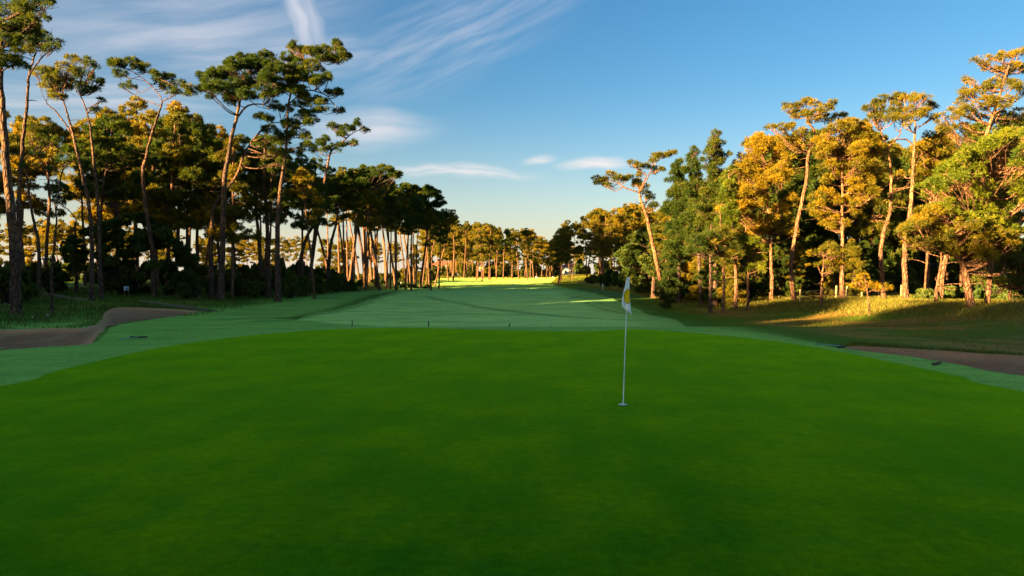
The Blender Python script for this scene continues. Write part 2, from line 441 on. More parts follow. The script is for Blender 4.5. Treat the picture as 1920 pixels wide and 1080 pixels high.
def bark_mat(name, a_, b_, c_):
    m, T = material(name)
    tcn = T.n('ShaderNodeTexCoord').outputs['Object']
    sv = T.scalevec(tcn, (1, 1, 0.28))
    vo = T.n('ShaderNodeTexVoronoi', feature='DISTANCE_TO_EDGE', i={'Vector': sv, 'Scale': 7.0}).outputs[0]
    nz = T.noise(sv, 5, 5, 0.65); nl = T.noise(tcn, 0.5, 2)
    col = T.mix(T.mr(nz, 0.35, 0.65), rgb(a_), rgb(b_))
    col = T.mix(T.mr(nl, 0.45, 0.65), col, rgb(c_))
    col = T.mix(T.mr(vo, 0.0, 0.12), rgb([q * 0.35 for q in a_]), col)
    finish(T, col, 0.9, T.math('ADD', T.mr(vo, 0.0, 0.2), nz), 0.9, 0.06, 0.15); return m


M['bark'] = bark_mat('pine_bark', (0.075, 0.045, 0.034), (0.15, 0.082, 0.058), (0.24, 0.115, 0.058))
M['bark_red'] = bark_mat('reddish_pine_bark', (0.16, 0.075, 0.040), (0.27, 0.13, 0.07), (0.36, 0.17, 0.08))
M['stem'] = bark_mat('dark_shrub_stem', (0.03, 0.022, 0.017), (0.06, 0.045, 0.032), (0.05, 0.035, 0.025))


def plain(name, col, rough=0.5, spec=0.4, metal=0.0, nscale=12, var=0.18, bstr=0.05, coord='Object'):
    m, T = material(name)
    tcn = T.n('ShaderNodeTexCoord').outputs[coord]
    nz = T.noise(tcn, nscale, 4)
    c = T.mix(1.0, rgb(col), T.ramp(nz, [(0.3, (1 - var,) * 3), (0.7, (1 + var * .3,) * 3)]), 'MULTIPLY')
    finish(T, c, rough, nz, bstr, 0.01, spec, metal); return m


# ------------------------------------------------------------------ the ground pieces
FR = np.interp(V2[:, 1], *RX)
BXL = np.interp(V2[:, 1], [8, 20, 24, 31, 45, 60, 100], [17, 13.2, 10.4, 10.8, 12, 13, 12])
dryv = np.clip(sst(-0.8, 2.5, V2[:, 0] - BXL) * (V2[:, 1] > 6), 0, 1)
dryv = np.maximum(dryv, 0.55 * sst(-1, 6, np.interp(V2[:, 1], *LX) - V2[:, 0]))
dryv = np.maximum(dryv, 0.9 * sst(0.9, 0.2, edist(bunk_r, V2[:, 0], V2[:, 1])))
dryv = np.maximum(dryv, 0.8 * sst(0.5, 0.1, edist(bunk_l, V2[:, 0], V2[:, 1])))
dryv = np.maximum(dryv, 0.8 * sst(130, 160, V2[:, 1]) * sst(3, 10, V2[:, 0]))
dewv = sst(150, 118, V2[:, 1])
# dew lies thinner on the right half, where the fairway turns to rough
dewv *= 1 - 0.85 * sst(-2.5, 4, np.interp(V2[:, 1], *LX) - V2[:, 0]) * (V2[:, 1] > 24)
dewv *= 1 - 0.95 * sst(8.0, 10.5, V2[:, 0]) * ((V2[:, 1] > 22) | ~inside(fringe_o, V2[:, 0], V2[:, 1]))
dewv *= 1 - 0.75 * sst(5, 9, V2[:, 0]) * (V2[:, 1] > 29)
dle = sst(0.0, 0.45, edist(bunk_r, V2[:, 0], V2[:, 1]))
sandedge = 0.25 * sst(0.9, 0.0, edist(bunk_r, V2[:, 0], V2[:, 1]))
sandedge *= ~inside(fringe_o, V2[:, 0], V2[:, 1]) * 1.0


def ground_piece(name, ids, mat, label=None):
    sel = F[np.isin(reg, ids)]
    u, inv = np.unique(sel, return_inverse=True)
    dv = sandedge if 6 in ids else dryv
    me = make_mesh(name, V3[u], inv.reshape(sel.shape), mat, True, {'track': trk[u], 'dry': dv[u], 'dewy': dewv[u]})
    o = link(name, me); o['kind'] = 'structure'
    if label: o['label'] = label
    return o


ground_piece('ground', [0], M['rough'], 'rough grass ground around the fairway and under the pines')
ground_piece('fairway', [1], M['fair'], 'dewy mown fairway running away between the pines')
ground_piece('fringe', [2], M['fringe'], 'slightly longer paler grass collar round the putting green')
ground_piece('putting_green', [3], M['green'], 'smooth closely mown putting green filling the foreground')
ground_piece('sand_bunker', [4], M['sand'], 'brown sand bunker with winding edge left of the green')
ground_piece('sand_bunker', [6], M['sand'], 'brown sand bunker right of the green')
ground_piece('path', [5], M['path'], 'worn dirt path beyond the left bunker')

# ------------------------------------------------------------------ mesh builders for plants
def catmull(pts, per=4): return spline(pts, per, False)


def tube(pts, rad, n=8, wob=0.0, rg=None):
    pts = np.asarray(pts, float); rad = np.asarray(rad, float)
    k = len(pts)
    tan = np.gradient(pts, axis=0); tan /= np.linalg.norm(tan, axis=1)[:, None] + 1e-9
    ref = np.array([0.0, 1.0, 0.0]) if abs(tan[:, 1]).max() < .9 else np.array([0, 0, 1.0])
    u = np.cross(tan, ref); u /= np.linalg.norm(u, axis=1)[:, None] + 1e-9
    v = np.cross(tan, u)
    a_ = np.linspace(0, 2 * math.pi, n, endpoint=False)
    rr = rad[:, None] * np.ones((k, n))
    if wob and rg is not None: rr = rr * (1 + wob * rg.normal(0, 1, (k, n)))
    ring = pts[:, None, :] + rr[..., None] * (np.cos(a_)[None, :, None] * u[:, None, :] + np.sin(a_)[None, :, None] * v[:, None, :])
    V = ring.reshape(-1, 3)
    i = np.arange(k - 1)[:, None] * n; j = np.arange(n)[None, :]; j2 = (j + 1) % n
    Q = np.stack([i + j, i + j2, i + n + j2, i + n + j], -1).reshape(-1, 4)
    V = np.vstack([V, pts[-1] + tan[-1] * rad[-1] * .5]); tip = len(V) - 1
    b = (k - 1) * n
    Tt = np.stack([b + np.arange(n), b + (np.arange(n) + 1) % n, np.full(n, tip)], -1)
    return V, Q, Tt


class Acc:
    def __init__(s): s.v = []; s.q = []; s.t = []; s.n = 0; s.a = []
    def add(s, V, Q=None, Tt=None, a_=None):
        if Q is not None and len(Q): s.q.append(np.asarray(Q) + s.n)
        if Tt is not None and len(Tt): s.t.append(np.asarray(Tt) + s.n)
        s.v.append(V); s.n += len(V)
        if a_ is not None: s.a.append(a_)
    def mesh(s, name, mat, smooth=True):
        v = np.vstack(s.v)
        fl = [np.vstack(x) for x in (s.q, s.t) if x]
        at_ = {'tint': np.concatenate(s.a)} if s.a else None
        return make_mesh(name, v, fl, mat, smooth, at_)


def tufts(centers, tint, rg, K, L, W, up=0.35, outward=None):
    """needle tufts: K thin triangles radiating from each centre"""
    N = len(centers)
    d = rg.normal(0, 1, (N, K, 3)); d /= np.linalg.norm(d, axis=2)[..., None]
    d[..., 2] = d[..., 2] * .8 + up
    if outward is not None: d += outward[:, None, :] * 0.45
    d /= np.linalg.norm(d, axis=2)[..., None]
    s_ = np.cross(d, rg.normal(0, 1, (N, K, 3))); s_ /= np.linalg.norm(s_, axis=2)[..., None] + 1e-9
    c = centers[:, None, :] + d * L * .08
    ln_ = L * rg.uniform(.65, 1.15, (N, K, 1)); wd = W * rg.uniform(.7, 1.3, (N, K, 1))
    m = c + d * ln_ * .55
    v0 = c; v1 = m + s_ * wd * .5; v2 = c + d * ln_; v3 = m - s_ * wd * .5
    V = np.stack([v0, v1, v2, v3], 2).reshape(-1, 3)
    Q = np.arange(N * K * 4).reshape(-1, 4)
    ta = np.clip(tint[:, None] + rg.normal(0, .10, (N, K)), 0, 1)
    return V, Q, np.repeat(ta.ravel(), 4)


def clump_points(c, r, n, rg, hollow=0.35):
    """tuft centres in a lumpy ellipsoid, denser near its skin and top"""
    d = rg.normal(0, 1, (n, 3)); d /= np.linalg.norm(d, axis=1)[:, None]
    d[:, 2] = np.where(d[:, 2] < -.25, d[:, 2] * .45, d[:, 2])
    rr = rg.uniform(hollow, 1, (n, 1)) ** .6
    # lumps: pull the points into sub-clusters
    k = max(3, n // 9)
    s_ = rg.normal(0, 1, (k, 3)); s_ /= np.linalg.norm(s_, axis=1)[:, None]
    s_ *= rg.uniform(.45, .95, (k, 1)); s_[:, 2] = np.where(s_[:, 2] < -.3, s_[:, 2] * .5, s_[:, 2])
    p = d * rr
    near = s_[np.argmin(((p[:, None, :] - s_[None]) ** 2).sum(2), 1)]
    p = p * .52 + near * .48
    return c + p * r, d


def pine(trunk, r0, clumps, limbs=(), seed=0, lod=1.0, L=0.34, W=0.05, dens=1.0, mat='needle', bark='bark', sides=9, auto=True, stubs=0, tbase=0.42, tip=None):
    """returns (trunk_mesh, [branch_mesh], crown_mesh, crown arrays); all in local metres"""
    rg = np.random.default_rng(seed)
    tp = catmull(trunk, 6)
    k = len(tp); s_ = np.linspace(0, 1, k)
    tp = tp + np.c_[rg.normal(0, .012, k), rg.normal(0, .02, k), np.zeros(k)] * (s_[:, None] > .03)
    rad = r0 * (1 - s_ * .72) * (1 + .45 * np.exp(-s_ * 28))
    wood = Acc(); V, Q, Tt = tube(tp, rad, sides, .035, rg); wood.add(V, Q, Tt)
    bms = []; limb_pts = []
    for lb in limbs:
        lp = catmull(lb, 5); st = lp[0]
        i0 = np.argmin(((tp - st) ** 2).sum(1)); ra = rad[i0]
        lp = lp + rg.normal(0, .03, lp.shape) * np.linspace(0, 1, len(lp))[:, None]
        lp[0] = tp[i0]
        rl = np.linspace(ra * .75, max(.035, ra * .18), len(lp))
        V, Q, Tt = tube(lp, rl, 7, .04, rg); A = Acc(); A.add(V, Q, Tt); bms.append(A)
        limb_pts.append(np.c_[lp, rl])
    nodes = np.vstack([np.c_[tp, rad][int(k * .45):]] + limb_pts)
    cr = Acc(); allc = []
    for ci, (c, r) in enumerate(clumps):
        c = np.asarray(c, float); r = np.asarray(r, float)
        if auto:
            dv = c - nodes[:, :3]; hd = np.hypot(dv[:, 0], dv[:, 1])
            cost = np.linalg.norm(dv, axis=1) + np.where(dv[:, 2] < .1, 2.5 * np.abs(dv[:, 2]) + 1, 0) + np.abs(dv[:, 2] - .5 * hd) * .5
            b = nodes[np.argmin(cost)]
            st = b[:3]; d = c - st; ln_ = np.linalg.norm(d)
            mid = st + d * .5 + np.array([0, 0, -.12 * ln_]) + rg.normal(0, .07 * ln_, 3)
            lp = catmull([st, mid, c - d / (ln_ + 1e-6) * min(r.mean() * .3, ln_ * .3)], 4)
            rs = min(b[3] * .6, .03 + .022 * ln_)
            V, Q, Tt = tube(lp, np.linspace(rs, .02, len(lp)), 5, .03, rg); wood.add(V, Q, Tt)
            for _ in range(int(2 + 3 * lod)):
                e = c + rg.normal(0, .5, 3) * r
                s0 = lp[rg.integers(len(lp) // 3, len(lp))]
                V, Q, Tt = tube(catmull([s0, (s0 + e) / 2 + rg.normal(0, .06, 3) * r, e], 2), np.linspace(.022, .008, 5), 3); wood.add(V, Q, Tt)
        area = (r[0] * r[1] + r[0] * r[2] + r[1] * r[2]) * 1.33 * math.pi
        n = max(6, int(area * 7.5 * dens * lod))
        p, o = clump_points(c, r, n, rg)
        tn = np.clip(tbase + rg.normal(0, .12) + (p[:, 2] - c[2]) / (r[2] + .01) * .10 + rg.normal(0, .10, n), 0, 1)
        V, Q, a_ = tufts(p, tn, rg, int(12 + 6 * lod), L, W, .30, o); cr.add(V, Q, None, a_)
    for _ in range(stubs):
        i0 = rg.integers(int(k * .25), int(k * .8)); an = rg.uniform(0, 6.28); ln_ = rg.uniform(.4, 1.6)
        e = tp[i0] + np.array([math.cos(an) * ln_, math.sin(an) * ln_, rg.uniform(-.25, .35) * ln_])
        m_ = (tp[i0] + e) / 2 + rg.normal(0, .08, 3)
        V, Q, Tt = tube(catmull([tp[i0], m_, e], 3), np.linspace(.04, .012, 7), 4); wood.add(V, Q, Tt)
    return wood, bms, cr


def emit(name, res, loc, label, cat='tree', group=None, mat='needle', bark='bark', rotz=0):
    wood, bms, cr = res
    root = empty(name, loc, label, cat, group, rotz)
    link('trunk', wood.mesh('trunk', M[bark]), root)
    for b in bms: link('branch', b.mesh('branch', M[bark]), root)
    if cr.n: link('crown', cr.mesh('crown', M[mat], False), root)
    return root


hero_px = []
GROW = 1.22


def hero(label, D, trunk, wpx, clumps, limbs=(), base=None, seed=1, mat='needle', bark='bark', L=None, W=None, dens=1.0, lod=1.0, spread=.55, name='pine_tree', stubs=3, tbase=.42, deep=None, extra=1):
    """a tree traced from the photograph; trunk bottom first"""
    rg = np.random.default_rng(seed + 500)
    if D is None:
        g = gnd(*trunk[0]); D = g[1]
    k = D / FPX
    b = at(trunk[0][0], trunk[0][1], D); gz = hz(b[0], b[1])
    tr = [at(a_[0], a_[1], D) for a_ in trunk]
    if abs(tr[0][2] - gz) > .05:
        tr[0] = np.array([tr[0][0], D, gz]) if tr[0][2] < gz + .8 else tr[0]
        if tr[0][2] > gz + .05: tr = [np.array([tr[0][0], D, gz])] + tr
    tr[0][2] = gz - .15
    wob = 0
    for i in range(1, len(tr)):
        wob += rg.normal(0, .12); q = tr[i]
        kk = (D + wob) / D; cx = np.array([0, 0, CZ]); tr[i] = cx + (q - cx) * kk
    origin = np.array([tr[0][0], tr[0][1], gz])
    xs = [c[0] for c in clumps] or [0]; half = (max(xs) - min(xs)) / 2 * k
    dep = deep if deep is not None else min(half, 4.0) * spread
    cl_ = []
    for (cx_, cy_, rx_, ry_) in clumps:
        dy = float(np.clip(rg.normal(0, .6), -1.2, 1.2)) * dep
        c = at(cx_, cy_, D + dy); rr = (rx_ * k * GROW, max(rx_, ry_) * k * rg.uniform(.9, 1.2) * GROW, ry_ * k * GROW * 1.05)
        cl_.append((c - origin, rr))
        for _ in range(extra):
            u2 = rg.normal(0, 1, 2); q_ = rg.uniform(.5, .8)
            c2 = at(cx_ + u2[0] * rx_ * .85, cy_ + abs(u2[1]) * ry_ * .9 - ry_ * .25, D + dy + rg.normal(0, 1) * rx_ * k)
            cl_.append((c2 - origin, (rr[0] * q_, rr[1] * q_, rr[2] * q_ * .9)))
    lb = [[at(a_, b_, D + (.25 * i_) * rg.normal(0, .5)) - origin for i_, (a_, b_) in enumerate(l_)] for l_ in limbs]
    sc = D / 56
    res = pine([t - origin for t in tr], wpx * k / 2, cl_, lb, seed, lod, L or .30 * max(.75, sc ** .7), W or .040 * max(.8, sc), dens, mat, bark, stubs=stubs, tbase=tbase)
    hero_px.append((trunk[0][0], D))
    return emit(name, res, origin, label, 'tree', None, mat, bark)


def fill(pxs, tops, bots, rx, ry, n, seed):
    """clumps spread between a traced top and bottom outline"""
    rg = np.random.default_rng(seed); out = []
    for _ in range(n):
        x = rg.uniform(pxs[0], pxs[-1]); t, b = np.interp(x, pxs, tops), np.interp(x, pxs, bots)
        y = t + (b - t) * rg.uniform(0, 1) ** 1.1
        s_ = rg.uniform(.7, 1.25); out.append((x, max(y, t + ry * s_ * .8), rx * s_, ry * s_))
    # the outline itself
    for x in np.arange(pxs[0], pxs[-1] + 1, rx * 1.1):
        s_ = rg.uniform(.6, 1.05); out.append((x + rg.normal(0, 2), np.interp(x, pxs, tops) + ry * s_ + rg.normal(0, ry * .25), rx * s_, ry * s_))
    return out


# ------------------------------------------------------------------ traced pines, left side
hero('thick dark pine trunk at the far left edge, crown leaving the top corner', 38, [(30, 560), (26, 450), (14, 330), (6, 220), (0, 120), (4, 40)], 21,
     [(20, 20, 34, 26), (60, 8, 30, 16), (40, 50, 26, 18), (5, 70, 30, 22), (-30, 40, 30, 30), (-20, 110, 26, 20), (10, 105, 24, 14), (50, 80, 20, 12), (30, 120, 22, 12), (10, 50, 30, 22), (45, 25, 26, 18), (85, 2, 14, 8), (-60, 80, 30, 26)], seed=3, dens=1.25)
hero('tall pine with slightly golden top beside the far left trunk', 46, [(47, 545), (40, 470), (35, 400), (42, 278), (50, 200), (55, 140), (66, 100)], 10,
     [(60, 58, 22, 14), (42, 70, 14, 9), (80, 72, 16, 10), (98, 88, 12, 8), (112, 80, 9, 6), (72, 92, 18, 9), (50, 92, 14, 8), (64, 44, 10, 6)],
     [[(55, 140), (75, 112), (98, 92)]], seed=4, tbase=.62)
hero('short-topped pine with orange-tinged needles between two taller left pines', 50, [(172, 545), (171, 420), (155, 330), (138, 255), (128, 220), (117, 183)], 8,
     [(105, 142, 22, 14), (122, 128, 16, 10), (92, 160, 16, 10), (120, 160, 18, 12), (135, 112, 12, 8), (140, 130, 10, 8), (85, 135, 12, 8), (108, 178, 16, 7)],
     [[(138, 255), (110, 215), (85, 190)]], seed=5, tbase=.8)
hero('slender dark pine with a small open crown, second of the two thin left ones', 52, [(190, 545), (184, 400), (175, 290), (165, 220), (152, 180)], 7,
     [(160, 140, 13, 9), (168, 122, 10, 7), (163, 112, 5, 5), (178, 150, 11, 8), (186, 165, 8, 6), (150, 158, 14, 10), (170, 170, 12, 6), (187, 190, 6, 4), (178, 205, 8, 5)], seed=6, tbase=.38)
hero('pine with flat wind-swept crown split in two thin arms', 58, [(290, 548), (285, 470), (275, 400), (268, 330), (275, 290), (289, 239), (300, 205), (305, 190)], 9,
     [(210, 117, 11, 6), (224, 121, 13, 7), (243, 114, 12, 6), (258, 123, 12, 7), (276, 130, 12, 8), (297, 137, 13, 7), (316, 144, 12, 6), (334, 156, 13, 7), (352, 164, 11, 5), (226, 138, 12, 4), (246, 161, 9, 9), (296, 150, 9, 5), (330, 170, 10, 4), (310, 160, 12, 6), (360, 176, 9, 4)],
     [[(305, 190), (294, 172), (268, 147), (242, 131), (212, 120)], [(305, 190), (320, 182), (333, 173), (322, 158), (300, 148)], [(333, 173), (348, 178), (360, 180)]], seed=7, tbase=.42, spread=.4)
hero('big foremost left pine with dense dark rounded crown', None, [(413, 563), (416, 497), (418, 413), (421, 335), (427, 300), (434, 258), (443, 222), (450, 190), (455, 165)], 12,
     [(392, 152, 17, 13), (408, 138, 16, 11), (425, 142, 20, 16), (440, 122, 16, 12), (450, 108, 8, 9), (462, 122, 16, 12), (480, 120, 18, 13), (505, 115, 15, 12), (440, 160, 22, 12), (475, 150, 20, 14), (410, 166, 18, 11), (500, 145, 16, 12), (460, 178, 22, 9), (430, 182, 16, 7), (492, 168, 14, 9), (518, 128, 13, 10), (522, 155, 13, 10), (512, 175, 12, 8), (386, 165, 9, 6), (468, 108, 8, 7), (493, 103, 8, 7)],
     [[(443, 222), (465, 198), (492, 196), (508, 205)], [(450, 190), (470, 165), (500, 150)], [(450, 190), (425, 172), (400, 160)]], seed=8, dens=1.35, extra=2, tbase=.36, bark='bark')
hero('pine forking low with a bent pale limb, just behind the foremost left pine', 60, [(397, 548), (396, 500), (396, 455), (400, 395), (412, 370), (428, 352), (445, 325), (460, 285), (488, 246), (512, 230)], 9,
     [(520, 202, 16, 9), (540, 232, 18, 9), (562, 250, 18, 10), (578, 272, 14, 8), (532, 256, 18, 10), (505, 244, 14, 9), (500, 222, 14, 9), (552, 285, 14, 8), (520, 285, 14, 10)],
     [[(512, 230), (535, 230), (560, 238)]], seed=9, tbase=.35)
hero('tall pine with irregular crown leaning right against the sky', 60, [(521, 558), (520, 441), (523, 386), (528, 340), (534, 300), (538, 244), (541, 195), (552, 150)], 10,
     [(553, 86, 9, 7), (563, 96, 10, 7), (578, 96, 10, 8), (595, 103, 11, 8), (612, 92, 9, 8), (614, 108, 12, 8), (632, 82, 8, 9), (640, 98, 10, 6), (650, 104, 9, 5), (630, 110, 12, 6), (598, 92, 8, 5), (540, 108, 13, 10), (560, 122, 16, 12), (585, 124, 16, 10), (578, 145, 16, 9), (600, 150, 13, 8), (613, 142, 8, 7), (545, 148, 16, 11), (528, 130, 14, 12), (560, 170, 16, 8), (582, 183, 16, 6), (604, 190, 12, 5), (600, 206, 12, 4), (620, 174, 9, 5), (632, 172, 7, 5), (640, 208, 8, 4), (560, 196, 11, 5), (584, 224, 12, 6), (570, 212, 12, 4), (545, 165, 16, 8)],
     [[(552, 150), (575, 125), (600, 115), (636, 104)], [(541, 195), (560, 200), (585, 208), (605, 212)], [(541, 195), (575, 170), (610, 178), (625, 195), (635, 205)], [(537, 260), (560, 235), (585, 228)]], seed=10, dens=1.25, extra=2, tbase=.38, spread=.45)
hero('straight dark trunk between the foremost pine and the tall right-leaning pine', 66, [(504, 545), (502, 441), (496, 347), (498, 264), (505, 235)], 9,
     [(492, 268, 20, 12), (470, 285, 18, 12), (515, 300, 18, 12), (480, 310, 22, 12), (545, 318, 18, 10), (455, 262, 16, 10)], seed=11, tbase=.5)
hero('leaning dark trunk directly right of the foremost left pine', 68, [(492, 545), (488, 480), (482, 413), (477, 358), (478, 300)], 9,
     [(470, 330, 22, 12), (445, 345, 20, 12), (500, 335, 18, 12), (430, 310, 18, 12)], seed=12, tbase=.6)
hero('slanting pine with a small tufted crown standing clear of the others', 74, [(578, 536), (584, 497), (593, 436), (603, 386), (610, 330), (614, 312), (621, 284), (640, 268), (655, 254)], 8,
     [(672, 231, 8, 6), (661, 240, 9, 6), (648, 242, 9, 6), (632, 238, 8, 5), (622, 234, 5, 4), (684, 244, 6, 4), (600, 268, 9, 7), (612, 260, 7, 6), (592, 280, 6, 5), (622, 276, 8, 5), (642, 272, 9, 4), (664, 268, 9, 4), (640, 250, 9, 5), (606, 282, 6, 4)],
     [[(621, 284), (612, 272), (600, 268)], [(640, 268), (655, 272), (666, 270)], [(655, 254), (668, 246), (680, 240)]], seed=13, tbase=.42, spread=.35, dens=.9)
hero('long curved trunk arching right over the fairway edge', 84, [(560, 530), (565, 480), (577, 441), (596, 411), (616, 383), (638, 367), (660, 360), (685, 352)], 8,
     [(700, 330, 18, 10), (722, 318, 14, 8), (680, 345, 16, 9), (740, 328, 12, 6), (748, 326, 6, 4), (665, 330, 16, 10), (645, 345, 14, 8), (712, 345, 14, 8), (728, 342, 10, 6), (690, 318, 14, 8)],
     [[(616, 383), (620, 372), (628, 360)]], seed=14, tbase=.36)
hero('pine with lit trunk in front of the sunny grove, first from its left', 86, [(611, 536), (616, 500), (620, 460), (630, 420), (636, 385)], 9,
     [(640, 378, 18, 12), (615, 370, 18, 12), (660, 370, 16, 10), (630, 352, 18, 11), (605, 345, 16, 9)], seed=15, tbase=.6)
hero('dark leaning trunk at the edge of the sunny grove, crown merged with its neighbour', 112, [(684, 525), (680, 480), (673, 441), (663, 394), (660, 365)], 7,
     [(650, 355, 16, 9), (672, 362, 15, 8), (640, 372, 14, 8), (690, 372, 12, 7)], seed=16)
hero('dark trunk standing before the densest sunlit stems, leaning left', 114, [(706, 525), (703, 480), (696, 441), (685, 402), (682, 375)], 7,
     [(690, 368, 14, 8), (708, 372, 13, 7), (675, 378, 13, 8), (720, 362, 11, 7), (700, 385, 12, 7)], seed=17)
hero('upright pine with rounded dark cap near the grove end', 128, [(764, 522), (764, 470), (766, 413), (767, 375)], 6,
     [(762, 352, 11, 6), (778, 356, 12, 6), (770, 366, 13, 6), (752, 366, 9, 5), (790, 366, 9, 5), (757, 385, 11, 6), (780, 382, 11, 6), (775, 400, 11, 5)], seed=18, dens=1.2)
hero('last dark pine at the end of the left bank with an open layered crown', 112, [(789, 529), (794, 490), (799, 455), (803, 400), (804, 362)], 6,
     [(803, 354, 9, 5), (815, 362, 9, 5), (823, 372, 8, 4), (795, 368, 9, 4), (818, 384, 10, 5), (795, 388, 9, 5), (810, 398, 9, 4), (830, 382, 6, 3), (822, 402, 9, 4)],
     [[(799, 455), (808, 440), (818, 428)]], seed=19, dens=1.1)
hero('low Y-forked dark tree behind the big shrub', 62, [(143, 545), (142, 470), (141, 425), (143, 412)], 7,
     [(190, 350, 18, 12), (120, 368, 16, 12), (105, 350, 16, 10), (205, 330, 14, 10)],
     [[(143, 412), (155, 392), (170, 375), (180, 358)], [(143, 412), (130, 395), (112, 380)]], seed=20, tbase=.4)
hero('thin crooked dark stem with forked top left of the big shrub', 40, [(97, 508), (103, 450), (105, 400), (92, 345), (78, 300)], 5,
     [(70, 290, 14, 10), (120, 300, 14, 10), (95, 318, 12, 8), (55, 310, 12, 8)], [[(105, 400), (112, 340), (120, 305)]], seed=21, dens=.8)
hero('dark slanting pine between the far left trunk and the thin crooked stem', 56, [(74, 548), (72, 458), (60, 400), (50, 330), (46, 300)], 7,
     [(40, 285, 20, 13), (66, 270, 16, 11), (20, 265, 16, 12), (85, 255, 14, 9), (60, 240, 18, 10)], seed=22, tbase=.55)

# ------------------------------------------------------------------ traced pines, right side
hero('leaning pine with forked bare limbs and thin crown against the sky', 60, [(1243, 552), (1237, 522), (1222, 450), (1212, 405), (1203, 380), (1199, 361), (1202, 352)], 9,
     [(1121, 342, 8, 4), (1132, 337, 10, 5), (1147, 328, 10, 5), (1158, 334, 9, 5), (1168, 336, 9, 5), (1180, 333, 7, 4), (1140, 346, 6, 3), (1196, 340, 8, 7), (1188, 306, 6, 4), (1198, 311, 8, 4), (1210, 312, 8, 4), (1225, 299, 7, 5), (1236, 292, 10, 5), (1248, 290, 9, 4), (1262, 286, 8, 3), (1200, 325, 6, 6), (1240, 317, 7, 3), (1228, 318, 5, 4), (1207, 350, 8, 7), (1216, 368, 8, 7), (1224, 384, 8, 6), (1190, 346, 7, 4)],
     [[(1199, 361), (1174, 353), (1155, 341), (1137, 338)], [(1199, 361), (1213, 336), (1224, 313), (1238, 298)], [(1216, 330), (1200, 320), (1188, 310)]], seed=31, mat='needle_y', bark='bark_red', tbase=.35, spread=.35, dens=1.15)
sp = lambda cx, top, bot, w0, w1, n, s: [(cx + np.random.default_rng(s + i).normal(0, .45) * (w0 + (w1 - w0) * (i / n) ** .8), top + (bot - top) * (i / n) ** .9, 7 + (w1 * .32) * (i / n) ** .5, 6 + w1 * .16 * (i / n) ** .5) for i in range(n)]
hero('tallest pointed dark conifer of the right stand', 52, [(1341, 562), (1341, 450), (1340, 350), (1341, 262)], 9, sp(1341, 250, 460, 3, 32, 30, 7) + [(1352, 268, 8, 5), (1360, 290, 9, 5), (1328, 285, 8, 5)], seed=32, mat='needle', tbase=.5, dens=1.1)
hero('pointed dark conifer left of the tallest pointed one', 54, [(1316, 572), (1312, 520), (1306, 400), (1301, 295)], 9, sp(1301, 282, 470, 3, 30, 28, 17), seed=33, tbase=.5, dens=1.1)
hero('lower rounded dark conifer behind the forked leaning pine', 58, [(1273, 561), (1273, 500), (1272, 400), (1275, 315)], 8, sp(1272, 302, 480, 4, 30, 28, 27), seed=34, tbase=.42, dens=1.1)
hero('bright yellow-green young conifer in the middle of the right stand', 48, [(1378, 573), (1380, 520), (1374, 420), (1366, 330)], 8, sp(1366, 318, 430, 4, 26, 22, 37), seed=35, mat='needle_lime', bark='bark_red', dens=1.1)
hero('dark bushy conifer at the left end of the right stand', 66, [(1225, 553), (1226, 500), (1228, 430)], 9, fill([1165, 1200, 1230, 1260], [470, 435, 425, 430], [540, 538, 535, 530], 13, 9, 36, 3), seed=36, mat='leaf', tbase=.5, W=.08, dens=1.3)
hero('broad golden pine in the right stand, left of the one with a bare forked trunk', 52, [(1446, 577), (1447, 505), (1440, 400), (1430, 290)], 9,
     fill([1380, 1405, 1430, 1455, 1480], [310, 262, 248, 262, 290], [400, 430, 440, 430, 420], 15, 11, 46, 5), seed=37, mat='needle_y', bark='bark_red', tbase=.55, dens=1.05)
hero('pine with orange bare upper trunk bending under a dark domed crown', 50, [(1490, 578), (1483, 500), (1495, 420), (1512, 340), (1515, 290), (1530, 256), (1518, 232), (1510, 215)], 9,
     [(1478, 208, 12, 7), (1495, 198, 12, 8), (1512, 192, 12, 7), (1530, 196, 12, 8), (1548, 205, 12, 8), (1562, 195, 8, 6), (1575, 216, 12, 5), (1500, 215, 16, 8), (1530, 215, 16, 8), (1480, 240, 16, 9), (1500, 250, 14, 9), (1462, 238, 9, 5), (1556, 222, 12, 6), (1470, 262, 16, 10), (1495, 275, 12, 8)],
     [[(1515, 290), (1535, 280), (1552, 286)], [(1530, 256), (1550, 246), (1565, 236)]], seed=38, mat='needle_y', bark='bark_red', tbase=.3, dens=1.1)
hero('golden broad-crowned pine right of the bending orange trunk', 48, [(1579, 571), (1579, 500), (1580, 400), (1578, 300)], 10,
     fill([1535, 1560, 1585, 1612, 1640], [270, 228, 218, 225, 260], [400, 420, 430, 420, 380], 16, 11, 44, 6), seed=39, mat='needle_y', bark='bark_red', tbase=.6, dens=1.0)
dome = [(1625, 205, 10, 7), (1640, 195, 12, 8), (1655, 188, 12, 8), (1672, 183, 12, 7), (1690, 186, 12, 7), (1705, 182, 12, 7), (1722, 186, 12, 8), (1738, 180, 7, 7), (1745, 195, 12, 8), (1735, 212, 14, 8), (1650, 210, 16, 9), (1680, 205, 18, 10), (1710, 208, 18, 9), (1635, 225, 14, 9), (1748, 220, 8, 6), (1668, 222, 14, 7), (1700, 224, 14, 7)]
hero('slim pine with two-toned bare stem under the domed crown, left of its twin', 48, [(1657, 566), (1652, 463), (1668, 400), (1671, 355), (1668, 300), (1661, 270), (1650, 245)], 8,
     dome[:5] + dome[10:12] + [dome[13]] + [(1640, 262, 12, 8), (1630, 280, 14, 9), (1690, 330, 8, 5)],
     [[(1664, 280), (1678, 262), (1690, 250)], [(1661, 270), (1645, 258), (1636, 250)]], seed=40, mat='needle_y', bark='bark_red', tbase=.32, dens=1.1)
